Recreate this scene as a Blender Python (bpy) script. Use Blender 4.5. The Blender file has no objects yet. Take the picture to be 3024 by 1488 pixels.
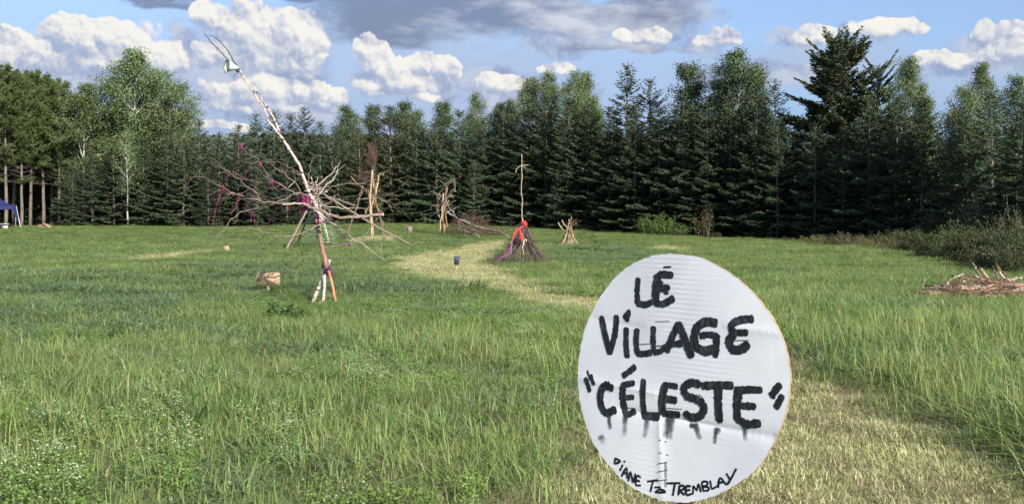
import bpy, math, random
import numpy as np
from mathutils import Vector, Matrix

R = math.radians
scene = bpy.context.scene
COL = scene.collection

# ------------------------------------------------------------------ camera
FPX, CX, HY, CZ = 3028.0, 1512.0, 634.0, 1.6       # focal length, axis and horizon in photo pixels; eye height
cam_d = bpy.data.cameras.new('camera')
cam = bpy.data.objects.new('camera', cam_d)
COL.objects.link(cam)
cam.location = (0, 0, CZ)
cam.rotation_euler = (R(90), 0, 0)
cam_d.sensor_width = 36
cam_d.lens = 36 * FPX / 3024
cam_d.shift_y = -(744 - HY) / 3024
cam_d.clip_end = 5000
scene.camera = cam

# ------------------------------------------------------------------ light
SUN_AZ, SUN_EL = 31.0, 28.0                         # degrees right of straight behind the camera, elevation
sun_dir = Vector((math.sin(R(SUN_AZ)) * math.cos(R(SUN_EL)), -math.cos(R(SUN_AZ)) * math.cos(R(SUN_EL)), math.sin(R(SUN_EL))))
sl = bpy.data.lights.new('sun', 'SUN')
sl.energy = 5.0
sl.angle = R(0.53)
sl.color = (1.0, 0.94, 0.83)
sun = bpy.data.objects.new('sun', sl)
COL.objects.link(sun)
sun.rotation_euler = sun_dir.to_track_quat('Z', 'Y').to_euler()
scene.view_settings.view_transform = 'Standard'
scene.view_settings.look = 'None'
EXPO = 0.68
scene.view_settings.exposure = EXPO
scene.view_settings.gamma = 1.0
scene.cycles.max_bounces = 6
scene.cycles.diffuse_bounces = 3
scene.cycles.transparent_max_bounces = 12
scene.cycles.use_denoising = True
scene.cycles.denoiser = 'OPENIMAGEDENOISE'
scene.cycles.denoising_input_passes = 'RGB_ALBEDO_NORMAL'

world = bpy.data.worlds.new('World')
scene.world = world
world.use_nodes = True


class NT:
    """small helper for building node trees"""
    def __init__(self, tree):
        self.t = tree
        self.n = tree.nodes
        self.l = tree.links
    def new(self, kind, **kw):
        nd = self.n.new(kind)
        for k, v in kw.items():
            setattr(nd, k, v)
        return nd
    def put(self, sock, v):
        if v is None:
            return
        if isinstance(v, bpy.types.NodeSocket):
            self.l.new(v, sock)
        else:
            sock.default_value = v
    def m(self, op, a, b=None, c=None, clamp=False):
        nd = self.new('ShaderNodeMath', operation=op, use_clamp=clamp)
        for i, v in enumerate((a, b, c)):
            self.put(nd.inputs[i], v)
        return nd.outputs[0]
    def vm(self, op, a, b=None, scale=None):
        nd = self.new('ShaderNodeVectorMath', operation=op)
        self.put(nd.inputs[0], a)
        self.put(nd.inputs[1], b)
        if scale is not None:
            self.put(nd.inputs['Scale'], scale)
        return nd.outputs['Value'] if op in ('LENGTH', 'DOT_PRODUCT', 'DISTANCE') else nd.outputs[0]
    def xyz(self, x, y, z=0.0):
        nd = self.new('ShaderNodeCombineXYZ')
        for i, v in enumerate((x, y, z)):
            self.put(nd.inputs[i], v)
        return nd.outputs[0]
    def sep(self, v):
        nd = self.new('ShaderNodeSeparateXYZ')
        self.put(nd.inputs[0], v)
        return nd.outputs
    def noise(self, vec, scale, detail=4.0, rough=0.55, color=False, dim='3D'):
        nd = self.new('ShaderNodeTexNoise', noise_dimensions=dim)
        self.put(nd.inputs['Vector'], vec)
        nd.inputs['Scale'].default_value = scale
        nd.inputs['Detail'].default_value = detail
        nd.inputs['Roughness'].default_value = rough
        return nd.outputs['Color' if color else 'Fac']
    def mixc(self, fac, a, b, blend='MIX'):
        nd = self.new('ShaderNodeMix', data_type='RGBA', blend_type=blend)
        self.put(nd.inputs[0], fac)
        for i, v in ((6, a), (7, b)):
            if isinstance(v, (tuple, list)) and len(v) == 3:
                v = (*v, 1.0)
            self.put(nd.inputs[i], v)
        return nd.outputs[2]
    def smooth(self, v, lo, hi, olo=0.0, ohi=1.0):
        nd = self.new('ShaderNodeMapRange', interpolation_type='SMOOTHSTEP')
        self.put(nd.inputs[0], v)
        for i, x in enumerate((lo, hi, olo, ohi)):
            nd.inputs[i + 1].default_value = x
        return nd.outputs[0]


def build_sky():
    w = NT(world.node_tree)
    w.n.clear()
    out = w.new('ShaderNodeOutputWorld')
    bg = w.new('ShaderNodeBackground')
    STR = 0.1
    bg.inputs[1].default_value = STR
    w.l.new(bg.outputs[0], out.inputs[0])
    sky = w.new('ShaderNodeTexSky', sky_type='NISHITA', sun_disc=False)
    sky.sun_elevation = R(SUN_EL)
    # sky texture rotation: 0 puts the sun at +Y, turning clockwise seen from above
    sky.sun_rotation = math.atan2(sun_dir.x, sun_dir.y)
    sky.air_density = 1.0
    sky.dust_density = 1.2
    sky.ozone_density = 1.6
    tc = w.new('ShaderNodeTexCoord')
    x, y, z = w.sep(w.vm('NORMALIZE', tc.outputs['Generated']))
    az = w.m('ARCTAN2', x, y)
    el = w.m('ARCSINE', z)
    q = w.xyz(az, el)

    def ang(px, py):                   # compass bearing and height of a cloud seen at this place in the photo
        u, v = (px * 1.1739 - CX) / FPX, (HY - py * 1.1739) / FPX
        a = math.atan(u)
        return a, math.atan(v * math.cos(a))

    def blobs(qq, lst, k=0.25):
        acc = None
        for (px, py, rx, ry) in lst:
            a, e = ang(px, py)
            sc = 1.1739 / FPX * math.cos(a) ** 1.5
            v = w.vm('MULTIPLY', w.vm('SUBTRACT', qq, (a, e, 0)), (1 / (rx * sc), 1 / (ry * sc), 0))
            d = w.vm('DOT_PRODUCT', v, v)
            s = w.m('SUBTRACT', 1.0, d)
            acc = s if acc is None else w.m('SMOOTH_MAX', acc, s, k)
        return w.m('MAXIMUM', acc, -1.5)

    CUM = [(190, 112, 92, 74), (305, 118, 120, 66), (400, 150, 62, 52), (140, 158, 80, 46), (20, 140, 74, 58), (92, 165, 55, 32), (300,165,150,40),
           (532, 45, 44, 36), (645, 105, 128, 82), (735, 122, 88, 66), (560, 135, 70, 50), (690,65,90,45),
           (640, 232, 130, 44), (785, 245, 84, 40), (560, 258, 50, 22), (700,270,150,26),
           (930, 142, 52, 46), (998, 178, 60, 38), (1055, 172, 40, 36), (1115, 185, 42, 38), (1010, 215, 120, 34),
           (1265, 212, 70, 24), (1400, 172, 46, 14), (1612, 98, 56, 25), (1798, 105, 50, 32), (2032, 96, 50, 32), (2215, 74, 80, 30),
           (2530, 125, 90, 60), (2475, 90, 34, 30), (2385, 155, 70, 26), (525, 312, 40, 18), (605, 320, 34, 14), (1060,245,50,12),
           (-160, 120, 110, 70), (2760, 100, 130, 60), (-420, 60, 160, 90), (3100, 40, 200, 80)]
    STR_ = [(1000, 40, 260, 62), (1260, 22, 300, 74), (1500, 44, 290, 56), (1650, 18, 160, 60), (400, 0, 130, 28), (800, 0, 200, 26),
            (1560, 110, 150, 22), (700, -120, 500, 60), (1800, -260, 500, 80)]
    UNDER = [(300, 165, 190, 50), (60, 175, 130, 45), (660, 185, 210, 75), (700, 285, 200, 38), (1010, 205, 170, 52), (1120, 215, 90, 40), (1300, 225, 130, 30), (1420, 110, 110, 34), (1590, 112, 80, 24), (1770, 110, 80, 34), (2010, 105, 70, 32), (2200, 82, 100, 30), (2480, 135, 150, 60), (2350, 160, 90, 30), (1660, 60, 140, 40), (460, 110, 40, 50), (1220, 205, 130, 36), (1900, 190, 170, 36), (2360, 165, 120, 40), (200, 215, 320, 30)]
    VEIL = [(1300, 240, 640, 90), (900, 290, 500, 60), (1300, 190, 620, 90), (900, 100, 400, 60), (2050, 170, 420, 60), (2450, 190, 260, 70), (600, 170, 420, 140)]

    warp = w.vm('SCALE', w.vm('SUBTRACT', w.noise(q, 22, 4, 0.55, True, dim='2D'), (0.5, 0.5, 0.5)), scale=0.019)
    q1 = w.vm('ADD', q, warp)

    def puffs(qq):
        vo = w.new('ShaderNodeTexVoronoi', feature='F1', voronoi_dimensions='2D')
        w.put(vo.inputs['Vector'], qq)
        vo.inputs['Scale'].default_value = 25
        vo.inputs['Detail'].default_value = 3.0
        vo.inputs['Roughness'].default_value = 0.40
        vo.inputs['Lacunarity'].default_value = 2.4
        return w.m('SUBTRACT', 0.5, vo.outputs['Distance'])

    B0, P0 = blobs(q1, CUM), puffs(q1)
    B1, P1 = blobs(w.vm('ADD', q1, (0.003, 0.008, 0)), CUM), puffs(w.vm('ADD', q1, (0.0022, 0.0036, 0)))
    fine = w.m('SUBTRACT', w.noise(q1, 120, 5, 0.65, dim='2D'), 0.5)
    n14 = w.m('SUBTRACT', w.noise(q, 15, 4, 0.6, dim='2D'), 0.5)
    slope = w.m('SUBTRACT', B0, B1)                   # positive on the sunlit upper right of a cloud, negative underneath
    D0 = w.m('ADD', w.m('MULTIPLY_ADD', P0, 1.5, 0.42), w.m('MULTIPLY_ADD', fine, 0.55, B0))
    under = w.m('MAXIMUM', w.m('MULTIPLY_ADD', slope, -1.9, 0.30), 0.0)
    soft = w.m('ADD', w.m('ADD', 0.16, under), w.m('MULTIPLY', w.m('MAXIMUM', w.m('ADD', n14, 0.05), 0.0), 2.2))
    cov = w.smooth(w.m('DIVIDE', w.m('ADD', D0, 0.34), soft), 0.0, 1.0)
    lit = w.m('MULTIPLY_ADD', w.m('MINIMUM', slope, 0.55), 0.72, 0.33)
    lit = w.m('ADD', lit, w.m('MULTIPLY', w.m('SUBTRACT', P0, P1), 1.9))
    lit = w.m('ADD', lit, w.m('MULTIPLY', n14, 1.0))
    lit = w.m('ADD', lit, w.m('MULTIPLY', fine, 0.35))
    lit = w.smooth(lit, -0.15, 0.95)
    EX = 1 / STR / 2 ** EXPO
    def lin(c):
        return tuple(((v / 255 + 0.055) / 1.055) ** 2.4 * EX for v in c)
    cumcol = w.mixc(lit, lin((168, 182, 212)), lin((249, 246, 239)))
    # flat grey layer overhead
    qs = w.vm('MULTIPLY', q, (0.45, 1.3, 1))
    wp = w.vm('SCALE', w.vm('SUBTRACT', w.noise(qs, 20, 4, 0.6, True, dim='2D'), (0.5, 0.5, 0.5)), scale=0.05)
    S0 = blobs(w.vm('ADD', q, wp), STR_)
    scov = w.smooth(w.m('ADD', S0, w.m('MULTIPLY', w.m('SUBTRACT', w.noise(qs, 45, 4, dim='2D'), 0.5), 1.0)), -0.25, 0.75)
    edge = w.m('ADD', w.m('MULTIPLY', w.m('SUBTRACT', w.noise(qs, 24, 4, 0.6, dim='2D'), 0.5), 2.4), w.m('MULTIPLY_ADD', az, 2.2, 0.22))
    scol = w.mixc(w.smooth(edge, 0.0, 1.0), lin((128, 142, 172)), lin((214, 219, 230)))
    vcov = w.m('MULTIPLY', w.smooth(blobs(w.vm('ADD', q, wp), VEIL, 0.6), -0.4, 1.0), w.smooth(w.noise(qs, 12, 4, dim='2D'), 0.2, 0.75, 0.45, 0.95))
    air = w.mixc(1.0, sky.outputs[0], (0.95, 0.96, 1.10, 1), 'MULTIPLY')
    low = w.smooth(el, 0.02, 0.24, 0.92, 0.0)
    air = w.mixc(low, air, w.mixc(w.smooth(az, -0.45, 0.35), lin((134, 158, 203)), lin((142, 180, 229))))
    col = w.mixc(vcov, air, lin((180, 196, 226)))
    U0 = w.m('ADD', blobs(w.vm('ADD', q, wp), UNDER), w.m('MULTIPLY', w.m('SUBTRACT', w.noise(q, 34, 5, 0.62, dim='2D'), 0.5), 2.6))
    ucol = w.mixc(w.smooth(w.noise(q1, 26, 4, 0.6, dim='2D'), 0.35, 0.65), lin((146, 163, 200)), lin((200, 208, 225)))
    col = w.mixc(w.smooth(U0, -0.45, 0.9, 0.0, 0.9), col, ucol)
    col = w.mixc(w.m('MULTIPLY', scov, 0.92), col, scol)
    col = w.mixc(w.m('MULTIPLY', cov, 0.97), col, cumcol)
    w.l.new(col, bg.inputs[0])
    try:
        world.cycles.sampling_method = 'MANUAL'
        world.cycles.sample_map_resolution = 512
    except Exception:
        pass


build_sky()

# ------------------------------------------------------------------ tools
rng = np.random.default_rng(7)
random.seed(7)


def tag(o, label=None, cat=None, group=None, kind=None):
    if label: o['label'] = label
    if cat: o['category'] = cat
    if group: o['group'] = group
    if kind: o['kind'] = kind
    return o


def root(name, loc, label, cat, group=None):
    o = bpy.data.objects.new(name, None)
    o.empty_display_size = 0.2
    COL.objects.link(o)
    o.location = loc
    return tag(o, label, cat, group)


class Geo:
    """collects vertex and face arrays and writes them out as one mesh"""
    def __init__(self):
        self.v, self.f, self.n, self.at = [], [], 0, {}
    def add(self, v, f, **at):
        v = np.asarray(v, float).reshape(-1, 3)
        f = np.asarray(f, int)
        self.v.append(v)
        self.f.append(f + self.n)
        for k, x in at.items():
            self.at.setdefault(k, []).append((self.n, np.broadcast_to(np.asarray(x, float), (len(v),))))
        self.n += len(v)
    def mesh(self, name, mat, off=(0, 0, 0), smooth=False):
        me = bpy.data.meshes.new(name)
        v = np.concatenate(self.v) - np.asarray(off, float)
        me.vertices.add(len(v))
        me.vertices.foreach_set('co', v.astype(np.float32).ravel())
        loops = np.concatenate([f.ravel() for f in self.f])
        sizes = np.concatenate([np.full(len(f), f.shape[1]) for f in self.f])
        starts = np.concatenate([[0], np.cumsum(sizes)[:-1]])
        me.loops.add(len(loops))
        me.loops.foreach_set('vertex_index', loops.astype(np.int32))
        me.polygons.add(len(sizes))
        me.polygons.foreach_set('loop_start', starts.astype(np.int32))
        me.polygons.foreach_set('loop_total', sizes.astype(np.int32))
        for k, parts in self.at.items():
            a = np.zeros(len(v), np.float32)
            for s, x in parts:
                a[s:s + len(x)] = x
            me.attributes.new(k, 'FLOAT', 'POINT').data.foreach_set('value', a)
        me.materials.append(mat)
        me.update(calc_edges=True)
        me.validate()
        if smooth:
            me.polygons.foreach_set('use_smooth', np.ones(len(sizes), bool))
        return me
    def build(self, name, mat, parent=None, smooth=False):
        off = parent_origin(parent)
        o = bpy.data.objects.new(name, self.mesh(name, mat, off, smooth))
        COL.objects.link(o)
        if parent is not None:
            o.parent = parent
        return o


def parent_origin(p):
    loc = Vector((0, 0, 0))
    while p is not None:
        loc = loc + p.location
        p = p.parent
    return tuple(loc)


def crom(pts, per=4):
    """Catmull-Rom resample of a polyline"""
    p = np.asarray(pts, float)
    if len(p) < 3:
        t = np.linspace(0, 1, per * 2 + 1)[:, None]
        return p[0] * (1 - t) + p[-1] * t
    q = np.vstack([2 * p[0] - p[1], p, 2 * p[-1] - p[-2]])
    out = []
    for i in range(1, len(q) - 2):
        for t in np.linspace(0, 1, per, endpoint=False):
            a, b, c, d = q[i - 1], q[i], q[i + 1], q[i + 2]
            out.append(0.5 * (2 * b + (c - a) * t + (2 * a - 5 * b + 4 * c - d) * t * t + (3 * b - a - 3 * c + d) * t ** 3))
    out.append(p[-1])
    return np.array(out)


def tube(g, pts, rad, sides=6, **at):
    p = np.asarray(pts, float)
    n = len(p)
    rad = np.broadcast_to(np.asarray(rad, float), (n,))
    tg = np.gradient(p, axis=0)
    tg /= np.linalg.norm(tg, axis=1)[:, None] + 1e-12
    ref = np.array([0.31, 0.17, 0.93]) if abs(tg[0][2]) < 0.9 else np.array([1.0, 0.1, 0.05])
    u = np.cross(tg[0], ref)
    u /= np.linalg.norm(u)
    vs = []
    an = np.arange(sides) * 2 * math.pi / sides
    for i in range(n):
        u = u - tg[i] * np.dot(u, tg[i])
        u /= np.linalg.norm(u) + 1e-12
        w = np.cross(tg[i], u)
        vs.append(p[i] + rad[i] * (np.cos(an)[:, None] * u + np.sin(an)[:, None] * w))
    v = np.concatenate(vs + [p[:1], p[-1:]])
    k = np.arange(sides)
    k2 = (k + 1) % sides
    f = np.concatenate([np.stack([i * sides + k, i * sides + k2, (i + 1) * sides + k2, (i + 1) * sides + k], 1) for i in range(n - 1)])
    c0, c1 = n * sides, n * sides + 1
    caps = np.concatenate([np.stack([np.full(sides, c0), k2, k], 1), np.stack([np.full(sides, c1), (n - 1) * sides + k, (n - 1) * sides + k2], 1)])
    base = g.n
    g.add(v, f, **at)
    g.f.append(caps + base)


def box(g, c, s, rot=None):
    c, s = np.asarray(c, float), np.asarray(s, float) / 2
    v = np.array([[x, y, z] for x in (-1, 1) for y in (-1, 1) for z in (-1, 1)]) * s
    if rot is not None:
        v = v @ np.array(rot.to_3x3()).T
    g.add(v + c, [[0, 1, 3, 2], [4, 6, 7, 5], [0, 4, 5, 1], [2, 3, 7, 6], [0, 2, 6, 4], [1, 5, 7, 3]])


def unit(v):
    return v / (np.linalg.norm(v, axis=-1, keepdims=True) + 1e-12)


def kites(g, p, d, ln, wd, up=None, tilt=0.7, r=None, rnd=None):
    """many small leaf or needle-spray faces: start p, direction d"""
    r = r or rng
    n = len(p)
    d = unit(d)
    h = r.normal(0, tilt, (n, 3)) + (np.array([0, 0, 1.0]) if up is None else up)
    s = unit(np.cross(d, h))
    ln = np.broadcast_to(np.asarray(ln, float), (n,))[:, None]
    wd = np.broadcast_to(np.asarray(wd, float), (n,))[:, None]
    v = np.stack([p, p + d * ln * 0.45 + s * wd, p + d * ln, p + d * ln * 0.45 - s * wd], 1).reshape(-1, 3)
    if rnd is None:
        rnd = r.random(n)
    g.add(v, np.arange(n * 4).reshape(n, 4), rnd=np.repeat(rnd, 4))


# ------------------------------------------------------------------ materials
def mat_new(name):
    m = bpy.data.materials.new(name)
    m.use_nodes = True
    m.node_tree.nodes.clear()
    t = NT(m.node_tree)
    o = t.new('ShaderNodeOutputMaterial')
    return m, t, o


def attr(t, name):
    a = t.new('ShaderNodeAttribute', attribute_name=name)
    return a.outputs['Fac']


def leaf_mat(name, c1, c2, c3=None, f3=0.15, trans=0.3, patch=None, pscale=0.35, obj=0.25, rough=0.55, spec=0.25):
    """foliage: colour runs between c1 and c2 leaf by leaf, a share f3 takes c3, whole plants vary a little"""
    m, t, o = mat_new(name)
    r = attr(t, 'rnd')
    c = t.mixc(r, c1, c2)
    if c3:
        r2 = t.m('FRACT', t.m('MULTIPLY', r, 17.3))
        c = t.mixc(t.m('LESS_THAN', r2, f3), c, c3)
    geo = t.new('ShaderNodeNewGeometry')
    if patch:
        pn = t.smooth(t.noise(geo.outputs['Position'], pscale, 3, 0.6), 0.38, 0.66)
        c = t.mixc(t.m('MULTIPLY', pn, 0.75), c, patch)
    oi = t.new('ShaderNodeObjectInfo')
    hs = t.new('ShaderNodeHueSaturation')
    t.put(hs.inputs['Hue'], t.m('MULTIPLY_ADD', oi.outputs['Random'], 0.05 * obj, 0.5 - 0.025 * obj))
    t.put(hs.inputs['Value'], t.m('MULTIPLY_ADD', oi.outputs['Random'], obj, 1 - obj * 0.5))
    t.put(hs.inputs['Color'], c)
    c = hs.outputs[0]
    p = t.new('ShaderNodeBsdfPrincipled')
    t.put(p.inputs['Base Color'], c)
    p.inputs['Roughness'].default_value = rough
    p.inputs['Specular IOR Level'].default_value = spec
    tr = t.new('ShaderNodeBsdfTranslucent')
    t.put(tr.inputs[0], t.mixc(1.0, c, (1.05, 1.12, 0.72, 1), 'MULTIPLY'))
    mx = t.new('ShaderNodeMixShader')
    mx.inputs[0].default_value = trans
    t.l.new(p.outputs[0], mx.inputs[1])
    t.l.new(tr.outputs[0], mx.inputs[2])
    t.l.new(mx.outputs[0], o.inputs[0])
    return m


def wood_mat(name, c1, c2, scale=30, marks=None, mark_amt=0.0, mscale=(8, 8, 60), rough=0.8, stretch=(1, 1, 0.25), bump=0.4):
    m, t, o = mat_new(name)
    tc = t.new('ShaderNodeTexCoord').outputs['Object']
    n = t.noise(t.vm('MULTIPLY', tc, stretch), scale, 5, 0.65)
    c = t.mixc(t.smooth(n, 0.3, 0.7), c1, c2)
    big = t.noise(tc, 1.7, 2)
    c = t.mixc(t.smooth(big, 0.3, 0.7, 0.0, 0.35), c, tuple(x * 0.6 for x in c1))
    if marks:
        mn = t.noise(t.vm('MULTIPLY', tc, mscale), 1.0, 3, 0.6)
        c = t.mixc(t.smooth(mn, 0.66 - mark_amt, 0.72 - mark_amt), c, marks)
    p = t.new('ShaderNodeBsdfPrincipled')
    t.put(p.inputs['Base Color'], c)
    p.inputs['Roughness'].default_value = rough
    p.inputs['Specular IOR Level'].default_value = 0.2
    b = t.new('ShaderNodeBump')
    b.inputs['Strength'].default_value = bump
    b.inputs['Distance'].default_value = 0.01
    t.put(b.inputs['Height'], n)
    t.l.new(b.outputs[0], p.inputs['Normal'])
    t.l.new(p.outputs[0], o.inputs[0])
    return m


def plain_mat(name, c, rough=0.7, var=0.25, scale=12.0, trans=0.0):
    m, t, o = mat_new(name)
    tc = t.new('ShaderNodeTexCoord').outputs['Object']
    n = t.noise(tc, scale, 5, 0.6)
    col = t.mixc(t.smooth(n, 0.25, 0.75), tuple(x * (1 - var) for x in c), tuple(min(1, x * (1 + var)) for x in c))
    p = t.new('ShaderNodeBsdfPrincipled')
    t.put(p.inputs['Base Color'], col)
    p.inputs['Roughness'].default_value = rough
    p.inputs['Specular IOR Level'].default_value = 0.25
    sh = p.outputs[0]
    if trans:
        tr = t.new('ShaderNodeBsdfTranslucent')
        t.put(tr.inputs[0], col)
        mx = t.new('ShaderNodeMixShader')
        mx.inputs[0].default_value = trans
        t.l.new(sh, mx.inputs[1]); t.l.new(tr.outputs[0], mx.inputs[2])
        sh = mx.outputs[0]
    t.l.new(sh, o.inputs[0])
    return m


M_ = {}
def build_materials():
    M_['spruce'] = leaf_mat('spruce_needles', (0.046, 0.072, 0.035), (0.100, 0.138, 0.070), (0.12, 0.160, 0.10), 0.12, 0.12, obj=0.55)
    M_['bigspruce'] = leaf_mat('old_spruce_needles', (0.055, 0.080, 0.038), (0.115, 0.135, 0.062), (0.13, 0.115, 0.07), 0.12, 0.12, obj=0.1)
    M_['brownspruce'] = leaf_mat('rusty_spruce_needles', (0.055, 0.078, 0.040), (0.110, 0.125, 0.062), (0.15, 0.095, 0.05), 0.25, 0.12, obj=0.2)
    M_['pine'] = leaf_mat('pine_needles', (0.055, 0.090, 0.030), (0.120, 0.160, 0.052), (0.14, 0.15, 0.06), 0.08, 0.15, obj=0.25)
    M_['aspen'] = leaf_mat('aspen_leaves', (0.075, 0.125, 0.045), (0.160, 0.215, 0.085), (0.26, 0.29, 0.16), 0.10, 0.22, obj=0.3)
    M_['poplar'] = leaf_mat('poplar_leaves', (0.052, 0.090, 0.040), (0.115, 0.160, 0.075), (0.17, 0.20, 0.12), 0.10, 0.2, obj=0.3)
    M_['bush'] = leaf_mat('bush_leaves', (0.075, 0.14, 0.035), (0.15, 0.24, 0.06), (0.22, 0.26, 0.08), 0.1, 0.35, obj=0.25)
    M_['darkbush'] = leaf_mat('shade_dark_brush_leaves', (0.028, 0.048, 0.017), (0.068, 0.088, 0.032), (0.11, 0.09, 0.045), 0.12, 0.25, obj=0.4)  # dark leaf colour stands in for the shade on the right-hand brush
    M_['rust'] = leaf_mat('rusty_leaves', (0.10, 0.085, 0.03), (0.20, 0.13, 0.05), (0.08, 0.11, 0.04), 0.35, 0.3)
    M_['golden'] = leaf_mat('goldenrod_leaves', (0.07, 0.09, 0.03), (0.16, 0.16, 0.055), (0.24, 0.19, 0.08), 0.22, 0.25, obj=0.4)
    M_['palebush'] = leaf_mat('pale_sapling_leaves', (0.045, 0.070, 0.025), (0.115, 0.130, 0.05), (0.36, 0.33, 0.20), 0.07, 0.25)
    M_['bark'] = wood_mat('spruce_bark', (0.10, 0.085, 0.07), (0.22, 0.19, 0.16), 9)
    M_['pinebark'] = wood_mat('pine_bark', (0.10, 0.082, 0.068), (0.23, 0.19, 0.16), 7)
    M_['whitebark'] = wood_mat('aspen_bark', (0.36, 0.35, 0.32), (0.58, 0.57, 0.53), 6, (0.05, 0.045, 0.04), 0.03, (3, 3, 14))
    M_['deadwood'] = wood_mat('dead_grey_wood', (0.20, 0.19, 0.17), (0.40, 0.38, 0.35), 10)
    M_['birch'] = wood_mat('birch_pole_bark', (0.44, 0.34, 0.29), (0.62, 0.52, 0.46), 14, (0.07, 0.035, 0.035), 0.10, (5, 5, 22))
    M_['redbark'] = wood_mat('red_brown_bark', (0.20, 0.105, 0.085), (0.40, 0.24, 0.20), 25, (0.09, 0.05, 0.045), 0.05, (9, 9, 26))
    M_['orange'] = wood_mat('orange_cedar_wood', (0.40, 0.18, 0.08), (0.60, 0.33, 0.18), 18)
    M_['greywood'] = wood_mat('grey_branch_bark', (0.15, 0.115, 0.092), (0.31, 0.255, 0.21), 25)
    M_['purplewood'] = wood_mat('purplish_branch_bark', (0.17, 0.10, 0.10), (0.34, 0.23, 0.22), 30)
    M_['darktwig'] = wood_mat('dark_twig_bark', (0.045, 0.036, 0.032), (0.11, 0.09, 0.08), 30)
    M_['tanwood'] = wood_mat('peeled_tan_wood', (0.36, 0.25, 0.15), (0.58, 0.44, 0.29), 22)
    M_['brownwood'] = wood_mat('brown_stick_bark', (0.15, 0.10, 0.065), (0.31, 0.22, 0.15), 22)
    M_['palewood'] = wood_mat('pale_bare_wood', (0.48, 0.43, 0.35), (0.68, 0.62, 0.52), 22)
    M_['cutwood'] = plain_mat('fresh_cut_wood', (0.62, 0.44, 0.30), 0.8)
    M_['magenta'] = plain_mat('magenta_yarn', (0.26, 0.022, 0.12), 0.9, 0.4, 60)
    M_['purple'] = plain_mat('purple_yarn', (0.17, 0.035, 0.12), 0.9, 0.4, 60)
    M_['plum'] = plain_mat('dark_plum_yarn', (0.07, 0.02, 0.06), 0.9, 0.4, 60)
    M_['red'] = plain_mat('coral_red_cloth', (0.70, 0.060, 0.070), 0.85, 0.15, 9, 0.15)
    M_['violet'] = plain_mat('violet_gauze', (0.24, 0.09, 0.24), 0.85, 0.3, 20, 0.2)
    M_['mint'] = plain_mat('pale_mint_cloth', (0.62, 0.74, 0.62), 0.85, 0.12, 14, 0.25)
    M_['string'] = plain_mat('pale_green_string', (0.62, 0.74, 0.56), 0.85, 0.15, 20)
    M_['card'] = plain_mat('brown_cardboard', (0.34, 0.245, 0.15), 0.85, 0.15, 7)
    M_['slate'] = plain_mat('slate_blue_paint', (0.050, 0.068, 0.098), 0.6, 0.15, 20)
    M_['ink'] = plain_mat('black_ink', (0.012, 0.012, 0.014), 0.6)
    M_['tent'] = plain_mat('navy_tent_cloth', (0.018, 0.026, 0.10), 0.8, 0.12, 3, 0.05)
    M_['metal'] = plain_mat('grey_tent_pole', (0.5, 0.5, 0.5), 0.4)
    M_['rope'] = plain_mat('pale_guy_rope', (0.6, 0.6, 0.56), 0.8)
    M_['crateblack'] = plain_mat('black_plastic', (0.02, 0.02, 0.02), 0.5)
    M_['cratewhite'] = plain_mat('off_white_plastic', (0.6, 0.6, 0.58), 0.5)
    M_['plank'] = wood_mat('weathered_plank', (0.22, 0.15, 0.09), (0.42, 0.30, 0.19), 12)


build_materials()


# ------------------------------------------------------------------ the field
def sst(x, a, b):
    t = np.clip((x - a) / (b - a), 0, 1)
    return t * t * (3 - 2 * t)


def terrain(x, y):
    x, y = np.asarray(x, float), np.asarray(y, float)
    z = 0.035 * np.sin(x * 0.55 + 0.8 * np.sin(y * 0.21)) * np.sin(y * 0.43 + 1.1) + 0.02 * np.sin(x * 1.3 + y * 0.9) * np.sin(y * 1.1 - x * 0.4)
    u = x / np.maximum(y, 5)
    z = z * np.clip((y - 3) / 12, 0, 1) + 0.50 * sst(y, 52, 100) + 0.30 * sst(y, 35, 75) * np.exp(-((u + 0.11) / 0.10) ** 2)
    return z


def on_ground(px, py):
    """the point of the field seen at this photo pixel"""
    Y = 30.0
    for _ in range(60):
        X = (px - CX) / FPX * Y
        z = float(terrain(X, Y))
        Yn = (CZ - z) * FPX / max(py - HY, 6)
        Y = 0.5 * Y + 0.5 * min(Yn, 140)
    return Vector(((px - CX) / FPX * Y, Y, float(terrain((px - CX) / FPX * Y, Y))))


def at(px, py, Y):
    return ((px - CX) / FPX * Y, Y, CZ - (py - HY) / FPX * Y)


def gz(x, y):
    return Vector((x, y, float(terrain(x, y))))


def in_poly(x, y, poly):
    r = np.zeros(x.shape, bool)
    n = len(poly)
    for i in range(n):
        (x1, y1), (x2, y2) = poly[i], poly[(i + 1) % n]
        c = ((y1 > y) != (y2 > y))
        xi = (x2 - x1) * (y - y1) / ((y2 - y1) if y2 != y1 else 1e-9) + x1
        r ^= c & (x < xi)
    return r


def dpoly(pts):
    return [tuple(on_ground(a * 1.1739, b * 1.1739)[:2]) for a, b in pts]


PATHS = [
    [(-0.6, 2.0), (3.45, 2.0), (3.46, 13), (3.2, 15), (2.4, 18), (1.5, 20.1)] + dpoly([(1330, 702), (1240, 662), (1250, 632), (1330, 612), (1230, 607), (1120, 628), (975, 648), (955, 680), (1100, 708), (1230, 738)]) + [(1.18, 15.9), (0.9, 12), (0.45, 8), (0.1, 6)],
    dpoly([(280, 655), (400, 640), (560, 625), (560, 634), (430, 655), (300, 662)]),
    dpoly([(860, 600), (1010, 592), (1010, 604), (880, 612)]),
    dpoly([(1620, 622), (1720, 618), (1760, 632), (1640, 634)]),
]
BROAD = [dpoly([(-60, 690), (330, 685), (560, 760), (420, 850), (200, 900), (-60, 900)]),
         dpoly([(400, 670), (700, 660), (960, 690), (1160, 740), (1080, 790), (860, 740), (600, 760)]),
         dpoly([(1370, 606), (1560, 615), (1720, 650), (1500, 680), (1360, 655)])]


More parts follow.
